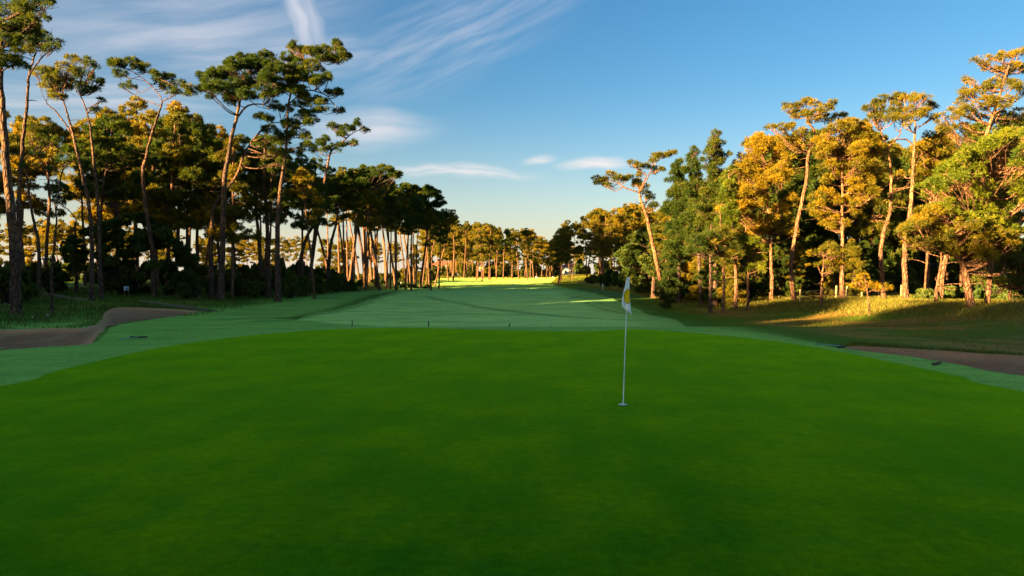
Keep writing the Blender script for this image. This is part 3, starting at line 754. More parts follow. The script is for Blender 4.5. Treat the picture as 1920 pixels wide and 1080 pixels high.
hero('pine with straight bare red stem under the domed crown, right of its twin', 46, [(1698, 558), (1697, 463), (1706, 400), (1710, 350), (1713, 300), (1715, 260), (1716, 228)], 10,
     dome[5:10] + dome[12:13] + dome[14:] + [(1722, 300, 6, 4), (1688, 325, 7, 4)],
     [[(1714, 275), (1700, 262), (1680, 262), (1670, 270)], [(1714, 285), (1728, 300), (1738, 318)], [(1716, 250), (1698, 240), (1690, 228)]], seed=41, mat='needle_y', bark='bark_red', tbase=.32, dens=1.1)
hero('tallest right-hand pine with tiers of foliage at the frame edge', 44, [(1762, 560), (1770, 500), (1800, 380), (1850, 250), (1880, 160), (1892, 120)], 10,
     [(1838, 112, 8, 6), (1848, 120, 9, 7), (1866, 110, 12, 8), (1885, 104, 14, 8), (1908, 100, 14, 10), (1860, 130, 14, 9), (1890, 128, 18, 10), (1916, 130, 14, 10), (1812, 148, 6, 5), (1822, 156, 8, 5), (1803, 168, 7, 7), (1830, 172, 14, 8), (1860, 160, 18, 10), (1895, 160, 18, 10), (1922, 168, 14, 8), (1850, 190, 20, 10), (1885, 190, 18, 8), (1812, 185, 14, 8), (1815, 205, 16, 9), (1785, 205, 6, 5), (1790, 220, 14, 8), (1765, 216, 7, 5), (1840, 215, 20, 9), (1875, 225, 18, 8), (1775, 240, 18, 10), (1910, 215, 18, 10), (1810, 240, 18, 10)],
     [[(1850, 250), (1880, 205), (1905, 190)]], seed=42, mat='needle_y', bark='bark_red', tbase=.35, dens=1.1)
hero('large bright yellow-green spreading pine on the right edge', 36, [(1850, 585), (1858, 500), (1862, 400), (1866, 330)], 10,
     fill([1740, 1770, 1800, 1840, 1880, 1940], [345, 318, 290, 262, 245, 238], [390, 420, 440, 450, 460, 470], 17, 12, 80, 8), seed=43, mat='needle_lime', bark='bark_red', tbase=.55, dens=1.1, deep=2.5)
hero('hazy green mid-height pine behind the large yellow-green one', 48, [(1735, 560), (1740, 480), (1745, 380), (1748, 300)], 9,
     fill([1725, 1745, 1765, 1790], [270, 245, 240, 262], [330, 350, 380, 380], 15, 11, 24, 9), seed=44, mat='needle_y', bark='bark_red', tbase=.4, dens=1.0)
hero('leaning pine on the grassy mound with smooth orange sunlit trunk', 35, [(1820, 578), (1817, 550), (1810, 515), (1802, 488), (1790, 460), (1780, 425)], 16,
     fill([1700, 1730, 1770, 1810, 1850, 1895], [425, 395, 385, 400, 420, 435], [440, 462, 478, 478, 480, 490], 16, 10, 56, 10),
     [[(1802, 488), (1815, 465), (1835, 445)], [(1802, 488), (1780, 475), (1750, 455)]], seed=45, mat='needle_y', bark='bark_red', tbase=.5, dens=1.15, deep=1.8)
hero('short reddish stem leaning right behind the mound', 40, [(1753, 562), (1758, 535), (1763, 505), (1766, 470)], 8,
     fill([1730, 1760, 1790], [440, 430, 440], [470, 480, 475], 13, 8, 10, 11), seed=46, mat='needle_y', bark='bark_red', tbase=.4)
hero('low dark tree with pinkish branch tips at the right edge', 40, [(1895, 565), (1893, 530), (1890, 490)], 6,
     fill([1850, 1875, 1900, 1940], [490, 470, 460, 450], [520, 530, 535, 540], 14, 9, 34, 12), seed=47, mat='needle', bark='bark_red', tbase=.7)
hero('sapling pine with three golden tufts in front of the right stand', 37, [(1630, 580), (1627, 555), (1623, 530), (1621, 515)], 3.5,
     [(1610, 527, 7, 4), (1604, 535, 6, 3.5), (1622, 518, 6, 4), (1640, 536, 6, 4), (1648, 541, 6, 3.5), (1660, 538, 6, 4), (1630, 533, 5, 3), (1616, 540, 5, 3)],
     [[(1626, 545), (1616, 535), (1606, 532)], [(1626, 550), (1640, 542), (1658, 540)]], seed=48, mat='needle_y', bark='bark_red', L=.2, W=.03, tbase=.75, stubs=0, dens=1.6)
hero('slim pine with pale dead antler-like limbs and golden foliage above', 46, [(1402, 567), (1403, 530), (1402, 480), (1398, 420)], 6,
     fill([1370, 1400, 1430], [450, 440, 455], [500, 505, 500], 12, 8, 14, 13), seed=49, mat='needle_lime', bark='bark_red', tbase=.6, stubs=9)
hero('pale lit trunk with dead side branches at the front of the right stand', 44, [(1538, 576), (1540, 550), (1542, 527), (1545, 480)], 7,
     fill([1525, 1550, 1575], [470, 455, 465], [505, 510, 505], 11, 7, 14, 14), seed=50, mat='needle_y', bark='bark_red', tbase=.5, stubs=10)
hero('slender pine with bare wispy limbs left of the pale lit trunk', 45, [(1356, 573), (1357, 503), (1352, 440), (1350, 400)], 6,
     fill([1325, 1350, 1380], [440, 425, 440], [490, 495, 490], 13, 8, 16, 15), seed=51, mat='needle_y', bark='bark_red', tbase=.45, stubs=8)
hero('dark straight trunk at the left front of the right stand', 45, [(1332, 572), (1332, 495), (1333, 420)], 7,
     fill([1300, 1330, 1350], [440, 430, 440], [480, 490, 480], 13, 8, 12, 16), seed=52, mat='needle', bark='bark', tbase=.4, stubs=5)

# ------------------------------------------------------------------ generic trees: built once per kind, then copied
def umbrella(H, seed, lean, mat='needle', n=28, lowf=.56, wide=.205, lod=.6, bark='bark', L=.40, W=.075, dens=1.05):
    rg = np.random.default_rng(seed)
    th = rg.uniform(0, 6.28); lx, ly = lean * H * math.cos(th), lean * H * math.sin(th)
    bend = rg.uniform(-.04, .04, 2) * H
    tr = [(0, 0, -.4), (lx * .2 + bend[0] * .4, ly * .2 + bend[1] * .4, H * .25), (lx * .5 + bend[0], ly * .5 + bend[1], H * .55), (lx * .85, ly * .85, H * .8), (lx, ly, H * .95)]
    cl_ = []
    for i in range(n):
        f = rg.uniform(0, 1) ** .75; h = H * (lowf + (1 - lowf) * f) - .5
        r_ = H * wide * (1.12 - abs(f - .45) * 1.1) * rg.uniform(.25, 1); a_ = rg.uniform(0, 6.28)
        s_ = H * rg.uniform(.028, .068)
        cl_.append((np.array([lx * (.5 + .5 * f) + math.cos(a_) * r_, ly * (.5 + .5 * f) + math.sin(a_) * r_, h - s_ * .6 - r_ * .12]), (s_ * 1.25, s_ * 1.25, s_ * .72)))
    cl_.append((np.array([lx, ly, H - H * .045]), (H * .07, H * .07, H * .045)))
    return pine(tr, H * rg.uniform(.0095, .0135), cl_, (), seed, lod, L, W, dens, mat, bark, sides=7, stubs=4), mat, bark


def bushy(H, seed, mat, wd=.32, n=26, lod=.6, L=.4, W=.09, low=.12, bark='bark', dens=1.0):
    rg = np.random.default_rng(seed); cl_ = []
    tr = [(0, 0, -.3), (rg.normal(0, .02) * H, 0, H * .4), (rg.normal(0, .03) * H, rg.normal(0, .03) * H, H * .9)]
    for i in range(n):
        f = rg.uniform(0, 1); a_ = rg.uniform(0, 6.28)
        r_ = H * wd * (1 - f) ** .6 * rg.uniform(.2, 1) * (.55 + .45 * min(1, f * 5)); s_ = H * rg.uniform(.06, .10)
        cl_.append((np.array([math.cos(a_) * r_, math.sin(a_) * r_, H * (low + (1 - low) * f) - s_ * .7]), (s_ * 1.2, s_ * 1.2, s_ * .8)))
    return pine(tr, H * .012, cl_, (), seed, lod, L, W, dens, mat, bark, sides=6, stubs=1), mat, bark


class Kind:
    def __init__(s, H, res, mat, bark):
        s.H = H; s.res = res; s.trunk = res[0].mesh('trunk', M[bark]); s.crown = res[2].mesh('crown', M[mat], False)
        s.raw = (np.vstack(res[2].v), np.vstack(res[2].q), np.concatenate(res[2].a))


K_tall = [Kind(18, *umbrella(18, 100 + i, [.03, .10, .06, .13, .08, .02][i])) for i in range(6)]
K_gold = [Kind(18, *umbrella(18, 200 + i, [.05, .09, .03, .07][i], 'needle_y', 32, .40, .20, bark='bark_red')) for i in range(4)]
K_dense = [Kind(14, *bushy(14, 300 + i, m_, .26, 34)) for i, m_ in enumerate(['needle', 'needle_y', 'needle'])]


def plant(name, kind, x, y, h, label, group, rz, lean=(0, 0), cat='tree', wide=1.0, parts=('trunk', 'crown')):
    s_ = h / kind.H
    root = empty(name, (x, y, hz(x, y) - .05), label, cat, group, rz)
    root.rotation_euler = (lean[0], lean[1], rz); root.scale = (s_ * wide, s_ * wide, s_)
    link(parts[0], kind.trunk, root); link(parts[1], kind.crown, root)
    return root


def zone(xs, tops, Dr, n, kinds, label, group, seed, jit=10, lean=.02, keep=7, fan=0.0):
    rg = np.random.default_rng(seed); used = []
    for i in range(n):
        for _ in range(60):
            px = rg.uniform(xs[0], xs[-1]); D = rg.uniform(*Dr)
            x = (px - 960) / FPX * D
            if all(math.hypot(x - a_, D - b_) > keep * .35 for a_, b_ in used): break
        used.append((x, D))
        top = np.interp(px, xs, tops) + abs(rg.normal(0, jit))
        ph = at(px, top, D)[2] - hz(x, D)
        h = float(np.clip(ph, 4, 26))
        plant('pine_tree', kinds[rg.integers(len(kinds))], x, D, h, label(px, D) if callable(label) else label, group(px, D) if callable(group) else group,
              rg.uniform(0, 6.28), (rg.normal(0, lean), rg.normal(0, lean) + fan), wide=rg.uniform(.8, 1.1) * (1.15 if h < 12 else .92))


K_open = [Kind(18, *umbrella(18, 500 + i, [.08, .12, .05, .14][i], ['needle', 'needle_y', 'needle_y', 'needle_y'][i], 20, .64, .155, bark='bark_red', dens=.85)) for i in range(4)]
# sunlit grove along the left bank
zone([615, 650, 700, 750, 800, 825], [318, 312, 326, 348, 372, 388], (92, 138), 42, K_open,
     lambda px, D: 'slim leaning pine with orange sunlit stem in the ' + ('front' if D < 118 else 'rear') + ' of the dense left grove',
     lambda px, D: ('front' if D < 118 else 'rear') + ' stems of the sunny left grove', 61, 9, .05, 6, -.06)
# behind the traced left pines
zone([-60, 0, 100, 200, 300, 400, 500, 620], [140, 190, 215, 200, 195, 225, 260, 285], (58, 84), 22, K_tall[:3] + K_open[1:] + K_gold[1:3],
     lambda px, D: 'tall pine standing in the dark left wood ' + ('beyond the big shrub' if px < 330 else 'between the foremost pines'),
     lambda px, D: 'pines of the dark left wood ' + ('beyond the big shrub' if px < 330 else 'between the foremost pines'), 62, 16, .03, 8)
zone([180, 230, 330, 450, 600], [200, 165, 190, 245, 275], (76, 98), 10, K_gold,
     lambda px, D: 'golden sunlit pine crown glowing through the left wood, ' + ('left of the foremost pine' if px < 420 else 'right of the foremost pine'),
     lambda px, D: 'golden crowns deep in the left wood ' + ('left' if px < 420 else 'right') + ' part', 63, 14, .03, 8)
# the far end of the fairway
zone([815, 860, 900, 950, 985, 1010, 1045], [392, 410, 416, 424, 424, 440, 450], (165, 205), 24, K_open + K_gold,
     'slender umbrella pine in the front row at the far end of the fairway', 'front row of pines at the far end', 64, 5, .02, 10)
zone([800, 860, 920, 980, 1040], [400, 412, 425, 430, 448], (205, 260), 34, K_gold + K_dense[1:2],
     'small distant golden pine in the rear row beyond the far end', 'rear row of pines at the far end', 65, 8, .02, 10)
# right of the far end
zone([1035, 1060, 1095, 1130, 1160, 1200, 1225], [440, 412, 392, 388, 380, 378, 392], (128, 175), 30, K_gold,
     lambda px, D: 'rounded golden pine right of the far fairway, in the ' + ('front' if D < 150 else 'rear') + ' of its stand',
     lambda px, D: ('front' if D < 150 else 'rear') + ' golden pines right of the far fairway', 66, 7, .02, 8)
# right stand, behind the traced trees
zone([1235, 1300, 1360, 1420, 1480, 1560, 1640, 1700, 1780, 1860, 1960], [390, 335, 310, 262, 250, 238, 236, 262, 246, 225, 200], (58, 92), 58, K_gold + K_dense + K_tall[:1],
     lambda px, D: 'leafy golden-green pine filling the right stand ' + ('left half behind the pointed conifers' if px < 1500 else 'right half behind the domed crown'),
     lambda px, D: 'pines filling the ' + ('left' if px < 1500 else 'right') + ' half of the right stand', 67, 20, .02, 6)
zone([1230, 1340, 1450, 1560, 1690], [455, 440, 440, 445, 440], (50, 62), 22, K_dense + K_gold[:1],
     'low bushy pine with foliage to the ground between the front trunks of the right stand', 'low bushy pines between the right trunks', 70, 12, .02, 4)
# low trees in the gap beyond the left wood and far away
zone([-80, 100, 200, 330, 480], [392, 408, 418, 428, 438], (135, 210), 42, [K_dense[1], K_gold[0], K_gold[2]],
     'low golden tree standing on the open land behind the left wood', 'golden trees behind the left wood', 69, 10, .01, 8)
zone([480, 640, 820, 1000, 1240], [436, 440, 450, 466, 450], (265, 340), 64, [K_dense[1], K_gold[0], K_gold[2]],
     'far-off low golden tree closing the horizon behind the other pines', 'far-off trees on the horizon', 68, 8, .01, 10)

# the same wood goes on outside the picture, left of and behind the green: one unseen mass, placed and shaped for its shade
def woods():
    rg = np.random.default_rng(77); A = Acc(); Wd = Acc()
    def put(x, y, h, K):
        s_ = h / K.H; a_ = rg.uniform(0, 6.28); c, s2 = math.cos(a_) * s_, math.sin(a_) * s_
        z0 = hz(x, y)
        v, q, t_ = K.raw; sub = rg.random(len(q)) < .5
        q = q[sub]; u, inv = np.unique(q, return_inverse=True); v2 = v[u]
        # fewer, wider needles: widen about each quad centre
        v4 = v2.reshape(-1, 4, 3); ce = v4.mean(1, keepdims=True); v2 = (ce + (v4 - ce) * 1.45).reshape(-1, 3)
        v2 = np.c_[v2[:, 0] * c - v2[:, 1] * s2 + x, v2[:, 0] * s2 + v2[:, 1] * c + y, v2[:, 2] * s_ + z0]
        A.add(v2, np.arange(len(v2)).reshape(-1, 4), None, t_[u])
        tp = catmull([(x, y, z0 - .2), (x + rg.normal(0, .5), y, z0 + h * .5), (x + rg.normal(0, .8), y, z0 + h * .9)], 4)
        V, Q, Tt = tube(tp, np.linspace(.24, .07, len(tp)), 6); Wd.add(V, Q, Tt)
    for (x0, x1, y0, y1, n) in WOODS:
        sp_ = math.sqrt((x1 - x0) * (y1 - y0) / n)
        for gx in np.arange(x0, x1, sp_):
          for gy in np.arange(y0, y1, sp_):
            x, y = gx + sp_ * rg.uniform(0, 1), gy + sp_ * rg.uniform(.1, .9)
            if x > -0.80 * y - 3 and y > 0: continue
            top = min(20.5, (27.5 - x) / .81 * .149) * rg.uniform(.82, 1.0)  # heights shaped to shade the green and leave the right bank lit
            if rg.random() < .10: top = min(20, top * 1.3)
            put(x, y, top, K_tall[rg.integers(6)] if rg.random() < .55 else K_dense[0])
    o = link('woods', A.mesh('woods', M['needle'], False)); tag(o, 'more of the pine wood, outside the picture on the left', 'wood', None, 'stuff')
    o = link('woods_trunks', Wd.mesh('woods_trunks', M['bark'])); tag(o, 'trunks of the pine wood outside the picture', 'wood', None, 'stuff')


WOODS = [(-118, -56, -105, 50, 215), (-56, -38, -80, -30, 20)]
woods()

# ------------------------------------------------------------------ shrubs
def leafy(seed, mat, n=9, L=.16, W=.11, flat=.75, dens=1.0):
    """a shrub of unit radius 1: stems and leaf clumps"""
    rg = np.random.default_rng(seed); St = Acc(); Cr = Acc()
    n = int(n * 2.2)
    for i in range(n):
        a_ = rg.uniform(0, 6.28); r_ = rg.uniform(0, .78) ** .8; h = rg.uniform(.30, 1.0) * flat * (1.25 - r_ * .6)
        c = np.array([math.cos(a_) * r_, math.sin(a_) * r_, h]); r = np.array([.30, .30, .20]) * rg.uniform(.55, 1.25)
        V, Q, Tt = tube(catmull([(c[0] * .15, c[1] * .15, -.1), (c[0] * .5, c[1] * .5, c[2] * .6), c], 3), np.linspace(.035, .008, 7), 5); St.add(V, Q, Tt)
        p, o_ = clump_points(c, r, int(30 * dens), rg, .2)
        p[:, 2] = np.maximum(p[:, 2], .03)
        tn = np.clip(.42 + rg.normal(0, .12) + rg.normal(0, .12, len(p)), 0, 1)
        V, Q, ta = tufts(p, tn, rg, 12, L, W, .25, o_); Cr.add(V, Q, None, ta)
    return St.mesh('stem', M['stem']), Cr.mesh('foliage', M[mat], False)


SH = {'dark': [leafy(400 + i, 'leaf', 12) for i in range(4)], 'gold': [leafy(410 + i, 'leaf_y', 10) for i in range(3)], 'green': [leafy(420 + i, 'needle', 11, .15, .05) for i in range(2)]}


def shrub(kind, px, py, D, rx, h, label, group=None, seed=0):
    """px,py: foot of the shrub in the photograph; rx, h in photograph pixels"""
    rg = np.random.default_rng(seed + 900); k = D / FPX
    x = (px - 960) * k; st, fo = SH[kind][rg.integers(len(SH[kind]))]
    root = empty('shrub', (x, D, hz(x, D) - .05), label, 'shrub', group, rg.uniform(0, 6.28))
    root.scale = (rx * k, rx * k * rg.uniform(.8, 1), h * k / 1.15)
    link('stem', st, root); link('foliage', fo, root); return root


# the big dark shrub, built on its own
def big_shrub():
    D = 60; k = D / FPX; rg = np.random.default_rng(5)
    c0 = at(232, 540, D); gz = hz(c0[0], D); org = np.array([c0[0], D, gz])
    outl = fill([128, 150, 185, 215, 240, 275, 300, 325, 360], [455, 430, 420, 412, 398, 402, 425, 440, 475], [545, 548, 550, 552, 552, 552, 550, 545, 545], 14, 11, 95, 21)
    St = Acc(); Cr = Acc()
    for cx, cy, rx, ry in outl:
        dy = rg.normal(0, 1.6); c = at(cx, cy, D + dy) - org; c[2] = max(c[2], .3)
        r = np.array([rx, rx, ry]) * k
        p, o_ = clump_points(c, r, int(75), rg, .2); tn = np.clip(.35 + rg.normal(0, .16) + rg.normal(0, .12, len(p)), 0, 1)
        V, Q, ta = tufts(p, tn, rg, 12, .22, .13, .2, o_); Cr.add(V, Q, None, ta)
    for _ in range(16):
        e = np.array([rg.normal(0, 3), rg.normal(0, 1), rg.uniform(2, 5)])
        V, Q, Tt = tube(catmull([(e[0] * .25, e[1] * .2, -.1), (e[0] * .5, e[1] * .5, e[2] * .55), e], 4), np.linspace(.09, .02, 9), 6, .05, rg); St.add(V, Q, Tt)
    root = empty('shrub', org, 'very large dark rounded shrub behind the small sign on the left', 'shrub')
    link('stem', St.mesh('stem', M['stem']), root); link('foliage', Cr.mesh('foliage', M['leaf'], False), root)


big_shrub()
shrub('dark', 15, 560, 44, 48, 95, 'dark leafy shrub at the far left edge of the picture', seed=1)
shrub('green', 48, 556, 46, 34, 40, 'low feathery shrub beside the leftmost dark one', seed=2)
shrub('dark', 95, 545, 62, 34, 62, 'dark shrub under the crooked stem left of the very large shrub', seed=3)
shrub('dark', 345, 545, 58, 34, 62, 'round dark shrub touching the right side of the very large shrub', seed=4)
shrub('dark', 392, 548, 66, 22, 46, 'dark shrub behind the foremost left trunk', seed=5)
for i, (x, py, D, r, h) in enumerate([(445, 545, 66, 26, 52), (475, 542, 64, 24, 44), (500, 540, 68, 26, 58), (545, 542, 66, 24, 58), (572, 540, 70, 22, 46), (600, 535, 80, 22, 40), (630, 532, 86, 22, 38), (655, 530, 92, 16, 26), (425, 545, 72, 22, 50), (525, 538, 74, 24, 80)]):
    shrub('dark', x, py, D, r, h, 'dark undergrowth shrub among the left trunks, right of the foremost pine', 'undergrowth shrubs right of the foremost pine', 10 + i)
for i, (x, D, r, h) in enumerate([(700, 118, 10, 14), (715, 124, 9, 12), (678, 110, 12, 16), (745, 126, 8, 12), (770, 112, 14, 12), (758, 116, 10, 9), (800, 112, 9, 10)]):
    shrub('dark', x, 525, D, r, h, 'small dark shrub at the foot of the sunny left grove', 'small dark shrubs under the sunny grove', 30 + i)
rgz = np.random.default_rng(12)
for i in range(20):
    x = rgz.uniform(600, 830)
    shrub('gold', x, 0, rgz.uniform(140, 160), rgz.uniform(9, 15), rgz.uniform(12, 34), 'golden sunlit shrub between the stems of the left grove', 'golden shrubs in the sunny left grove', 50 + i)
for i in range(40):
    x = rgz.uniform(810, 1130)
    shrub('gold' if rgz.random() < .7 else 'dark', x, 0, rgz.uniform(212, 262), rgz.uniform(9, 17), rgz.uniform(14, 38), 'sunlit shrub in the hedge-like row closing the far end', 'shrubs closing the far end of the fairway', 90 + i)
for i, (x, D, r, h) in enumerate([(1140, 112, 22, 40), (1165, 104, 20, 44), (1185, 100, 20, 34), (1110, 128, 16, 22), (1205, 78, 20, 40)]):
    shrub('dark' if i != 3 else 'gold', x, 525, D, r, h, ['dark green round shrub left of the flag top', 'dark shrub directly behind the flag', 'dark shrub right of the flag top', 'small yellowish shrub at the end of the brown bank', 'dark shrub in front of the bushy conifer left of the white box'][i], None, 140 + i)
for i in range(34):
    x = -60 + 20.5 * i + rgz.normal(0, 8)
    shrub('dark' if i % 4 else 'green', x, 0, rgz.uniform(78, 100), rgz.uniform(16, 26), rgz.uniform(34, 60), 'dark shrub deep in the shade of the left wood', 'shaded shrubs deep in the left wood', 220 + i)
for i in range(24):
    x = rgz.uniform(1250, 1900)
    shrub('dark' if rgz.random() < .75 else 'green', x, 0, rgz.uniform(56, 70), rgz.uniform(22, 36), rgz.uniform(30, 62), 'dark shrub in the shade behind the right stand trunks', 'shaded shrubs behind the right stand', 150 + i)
for i, (x, D, r, h) in enumerate([(1738, 44, 24, 36), (1790, 46, 30, 40), (1845, 44, 26, 36), (1905, 42, 30, 40)]):
    shrub('dark', x, 0, D, r, h, ['dark shrub in front of the grey-roofed house', 'dark shrub behind the leaning orange trunk, left side', 'dark shrub just right of the leaning orange trunk', 'dark shrub at the right frame edge'][i], None, 180 + i)

# ------------------------------------------------------------------ standing grass
def blades(name, pts, hgt, wid, mat, label, seed, tin=.5, lean=.35):
    rg = np.random.default_rng(seed); n = len(pts)
    z = hz(pts[:, 0], pts[:, 1]) - .01
    b = np.c_[pts, z]; a_ = rg.uniform(0, 6.28, n); h = hgt * rg.uniform(.5, 1.3, n); w_ = wid * rg.uniform(.7, 1.3, n)
    sd_ = np.c_[np.cos(a_), np.sin(a_), np.zeros(n)] * w_[:, None] * .5
    ld = rg.normal(0, lean, (n, 2)) * h[:, None]
    m = b + np.c_[ld * .3, h * .55]; t_ = b + np.c_[ld, h]
    V = np.stack([b - sd_, b + sd_, m + sd_ * .8, t_, m - sd_ * .8], 1).reshape(-1, 3)
    Q = np.arange(n * 5).reshape(-1, 5)
    me = make_mesh(name, V, Q, M[mat], False, {'tint': np.repeat(np.clip(tin + rg.normal(0, .18, n), 0, 1), 5)})
    o = link(name, me); tag(o, label, 'grass', None, 'stuff'); return o


def patchy(x, y, f=1.0, s_=0.0):
    return .5 + .25 * np.sin(x * 1.1 * f + 2 * np.sin(y * .6 * f + s_)) + .25 * np.sin(y * 1.7 * f + 1.5 * np.sin(x * .8 * f + s_))


rg = np.random.default_rng(31)
# tall dry grass on the right bank
n = 150000
yy = rg.uniform(26, 62, n); xx = np.interp(yy, *RX) + rg.uniform(1.0, 22, n)
fx = xx - np.interp(yy, *RX)
edge = np.interp(yy, [26, 32, 40, 50, 62], [3.6, 2.8, 3.0, 2.0, 1.5])
keep = (xx < yy * .80 + 3) & (rg.random(n) < sst(edge - 1.5, edge + 3.5, fx) * (.15 + .85 * patchy(xx, yy, .8)))
blades('tall_grass', np.c_[xx, yy][keep], .24, .022, 'blade_y', 'tall dry yellow grass along the right bank', 1, .38)
n = 50000
yy = rg.uniform(60, 110, n); xx = np.interp(yy, *RX) + rg.uniform(0, 14, n)
blades('tall_grass', np.c_[xx, yy][rg.random(n) < patchy(xx, yy)], .25, .04, 'blade_y', 'dry grass farther along the right bank', 2, .45)
# rough grass on the left bank and under the trees
n = 150000
yy = rg.uniform(20, 112, n) ; xx = np.interp(yy, *LX) - rg.uniform(-2.0, 26, n)
keep = (xx > -yy * .80 - 3) & ~inside(bunk_l, xx, yy) & ~inside(fringe_o, xx, yy) & ~inside(path_l, xx, yy) & ~inside(path_l2, xx, yy)
keep &= (rg.random(n) < (.25 + .75 * patchy(xx, yy, .8, 1)) * sst(-2.5, 4, np.interp(yy, *LX) - xx))
blades('rough_grass', np.c_[xx, yy][keep], .20, .024, 'blade', 'rough grass on the shaded left bank', 3, .45)
# shaggy lips of the bunkers
for poly, nm, mt, lab, sd_, tn_ in ((bunk_l, 'bunker_edge_grass', 'blade', 'shaggy grass lip of the left bunker', 5, .4), (bunk_r, 'bunker_edge_grass', 'blade_y', 'dry brownish grass lip of the right bunker', 6, .2)):
    n = 60000; lo, hi = poly.min(0) - 1, poly.max(0) + 1
    xx = rg.uniform(lo[0], hi[0], n); yy = rg.uniform(lo[1], hi[1], n)
    d = edist(poly, xx, yy)
    keep = ~inside(poly, xx, yy) & ~inside(fringe_o, xx, yy) & (d < .6 + .3 * np.sin(xx * 3)) & (yy > 10)
    blades(nm, np.c_[xx, yy][keep], .09, .014, mt, lab, sd_, tn_, .6)
# short grass of the right rough, just enough to break the surface
n = 70000
yy = rg.uniform(14, 60, n); xx = np.interp(yy, *RX) + rg.uniform(-3, 12, n)
keep = ~inside(bunk_r, xx, yy) & ~inside(fringe_o, xx, yy) & ~inside(fair_o, xx, yy) & (rg.random(n) < patchy(xx, yy, .5, 2)) & (xx < yy * .8 + 2)
blades('rough_grass', np.c_[xx, yy][keep], .06, .018, 'blade_d', 'short rough grass right of the green', 7, .55, .5)
# mown blades on the far fairway, where the low sun strikes them side on
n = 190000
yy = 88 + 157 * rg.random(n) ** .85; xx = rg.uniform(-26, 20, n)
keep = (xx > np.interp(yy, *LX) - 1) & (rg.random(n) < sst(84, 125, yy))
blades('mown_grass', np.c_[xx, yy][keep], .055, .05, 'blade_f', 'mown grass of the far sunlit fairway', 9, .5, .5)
# far sunlit tufts
n = 60000
yy = rg.uniform(195, 250, n); xx = rg.uniform(-40, 36, n)
blades('tall_grass', np.c_[xx, yy][~inside(fair_o, xx, yy)], .45, .10, 'blade_y', 'sunlit dry grass before the far trees', 8, .55)

# ------------------------------------------------------------------ the flagstick
M['pole'] = plain('flagstick_paint', (0.72, 0.80, 0.74), .4)
M['white'] = plain('white_paint', (0.80, 0.80, 0.78), .45)
M['cloth'] = plain('white_flag_cloth', (0.90, 0.93, 0.93), .85, .1, 0, 25, .12)
M['yellow'] = plain('yellow_print', (0.85, 0.58, 0.01), .8, .1)
M['grey_line'] = plain('grey_printed_outline', (0.30, 0.32, 0.30), .8, .1)
M['black'] = plain('black_plastic', (0.015, 0.016, 0.02), .5)
M['teal'] = plain('teal_rake_handle', (0.16, 0.36, 0.36), .45)
M['wood'] = plain('weathered_wood', (0.22, 0.14, 0.09), .85, .2, 0, 30, .4, .4)
M['palewood'] = plain('pale_fence_wood', (0.42, 0.31, 0.14), .85, .2, 0, 30, .35, .4)
M['blue'] = plain('blue_sign_print', (0.10, 0.25, 0.50), .5)
M['offwhite'] = plain('off_white_board', (0.55, 0.60, 0.62), .5)
M['wire'] = plain('fence_wire', (0.12, 0.11, 0.10), .6, .4, .6)
M['mush'] = plain('mushroom_skin', (0.60, 0.56, 0.50), .7)
M['wall'] = plain('brown_house_wall', (0.24, 0.18, 0.13), .9, .1, 0, 3, .3, .3)  # plain dark brown wall colour
M['wall_w'] = plain('white_house_wall', (0.70, 0.66, 0.58), .9, .1, 0, 3, .15, .2)
M['slate'] = plain('blue_grey_roof', (0.12, 0.15, 0.23), .7, .3, 0, 6, .35, .5)
M['tile'] = plain('red_tile_roof', (0.36, 0.10, 0.06), .8, .2, 0, 6, .35, .5)
M['glass'] = plain('dark_window_glass', (0.02, 0.025, 0.03), .08, .6, 0, 3, .2, 0)
M['trim'] = plain('pale_blue_trim', (0.38, 0.45, 0.52), .6)
M['awning'] = plain('yellow_lit_awning', (0.60, 0.50, 0.06), .7)  # the yellow light on the canopy is put into its colour


def box(A, c, s_, rot=0.0):
    c = np.array(c); s_ = np.array(s_) / 2
    v = np.array([[x, y, z] for z in (-1, 1) for x, y in ((-1, -1), (1, -1), (1, 1), (-1, 1))], float) * s_
    if rot: v[:, :2] = np.c_[v[:, 0] * math.cos(rot) - v[:, 1] * math.sin(rot), v[:, 0] * math.sin(rot) + v[:, 1] * math.cos(rot)]
    A.add(v + c, np.array([[0, 3, 2, 1], [4, 5, 6, 7], [0, 1, 5, 4], [1, 2, 6, 5], [2, 3, 7, 6], [3, 0, 4, 7]]))


def bevel(o, w_=.01):
    m = o.modifiers.new('bevel', 'BEVEL'); m.width = w_; m.segments = 2; m.limit_method = 'ANGLE'


def rod(pts, r, n=10, r2=None):
    A = Acc(); V, Q, Tt = tube(np.array(pts, float), np.linspace(r, r2 if r2 is not None else r, len(pts)), n); A.add(V, Q, Tt)
    c = V[:n].mean(0); A.add(np.vstack([V[:n], c]), None, np.array([[(i + 1) % n, i, n] for i in range(n)])); return A


g = gnd(1168, 760); fz = hz(g[0], g[1])
root = empty('flagstick', (g[0], g[1], fz), 'thin pale flagstick with limp white flag standing in the hole', 'flagstick')
topP = at(1177, 521, g[1]); ht = topP[2] - fz; off = topP[0] - g[0]
link('pole', rod([(0, 0, -.1), (off * .5, 0, ht * .5), (off, 0, ht)], .0105, 12, .0075).mesh('pole', M['pole']), root)
kf = g[1] / FPX
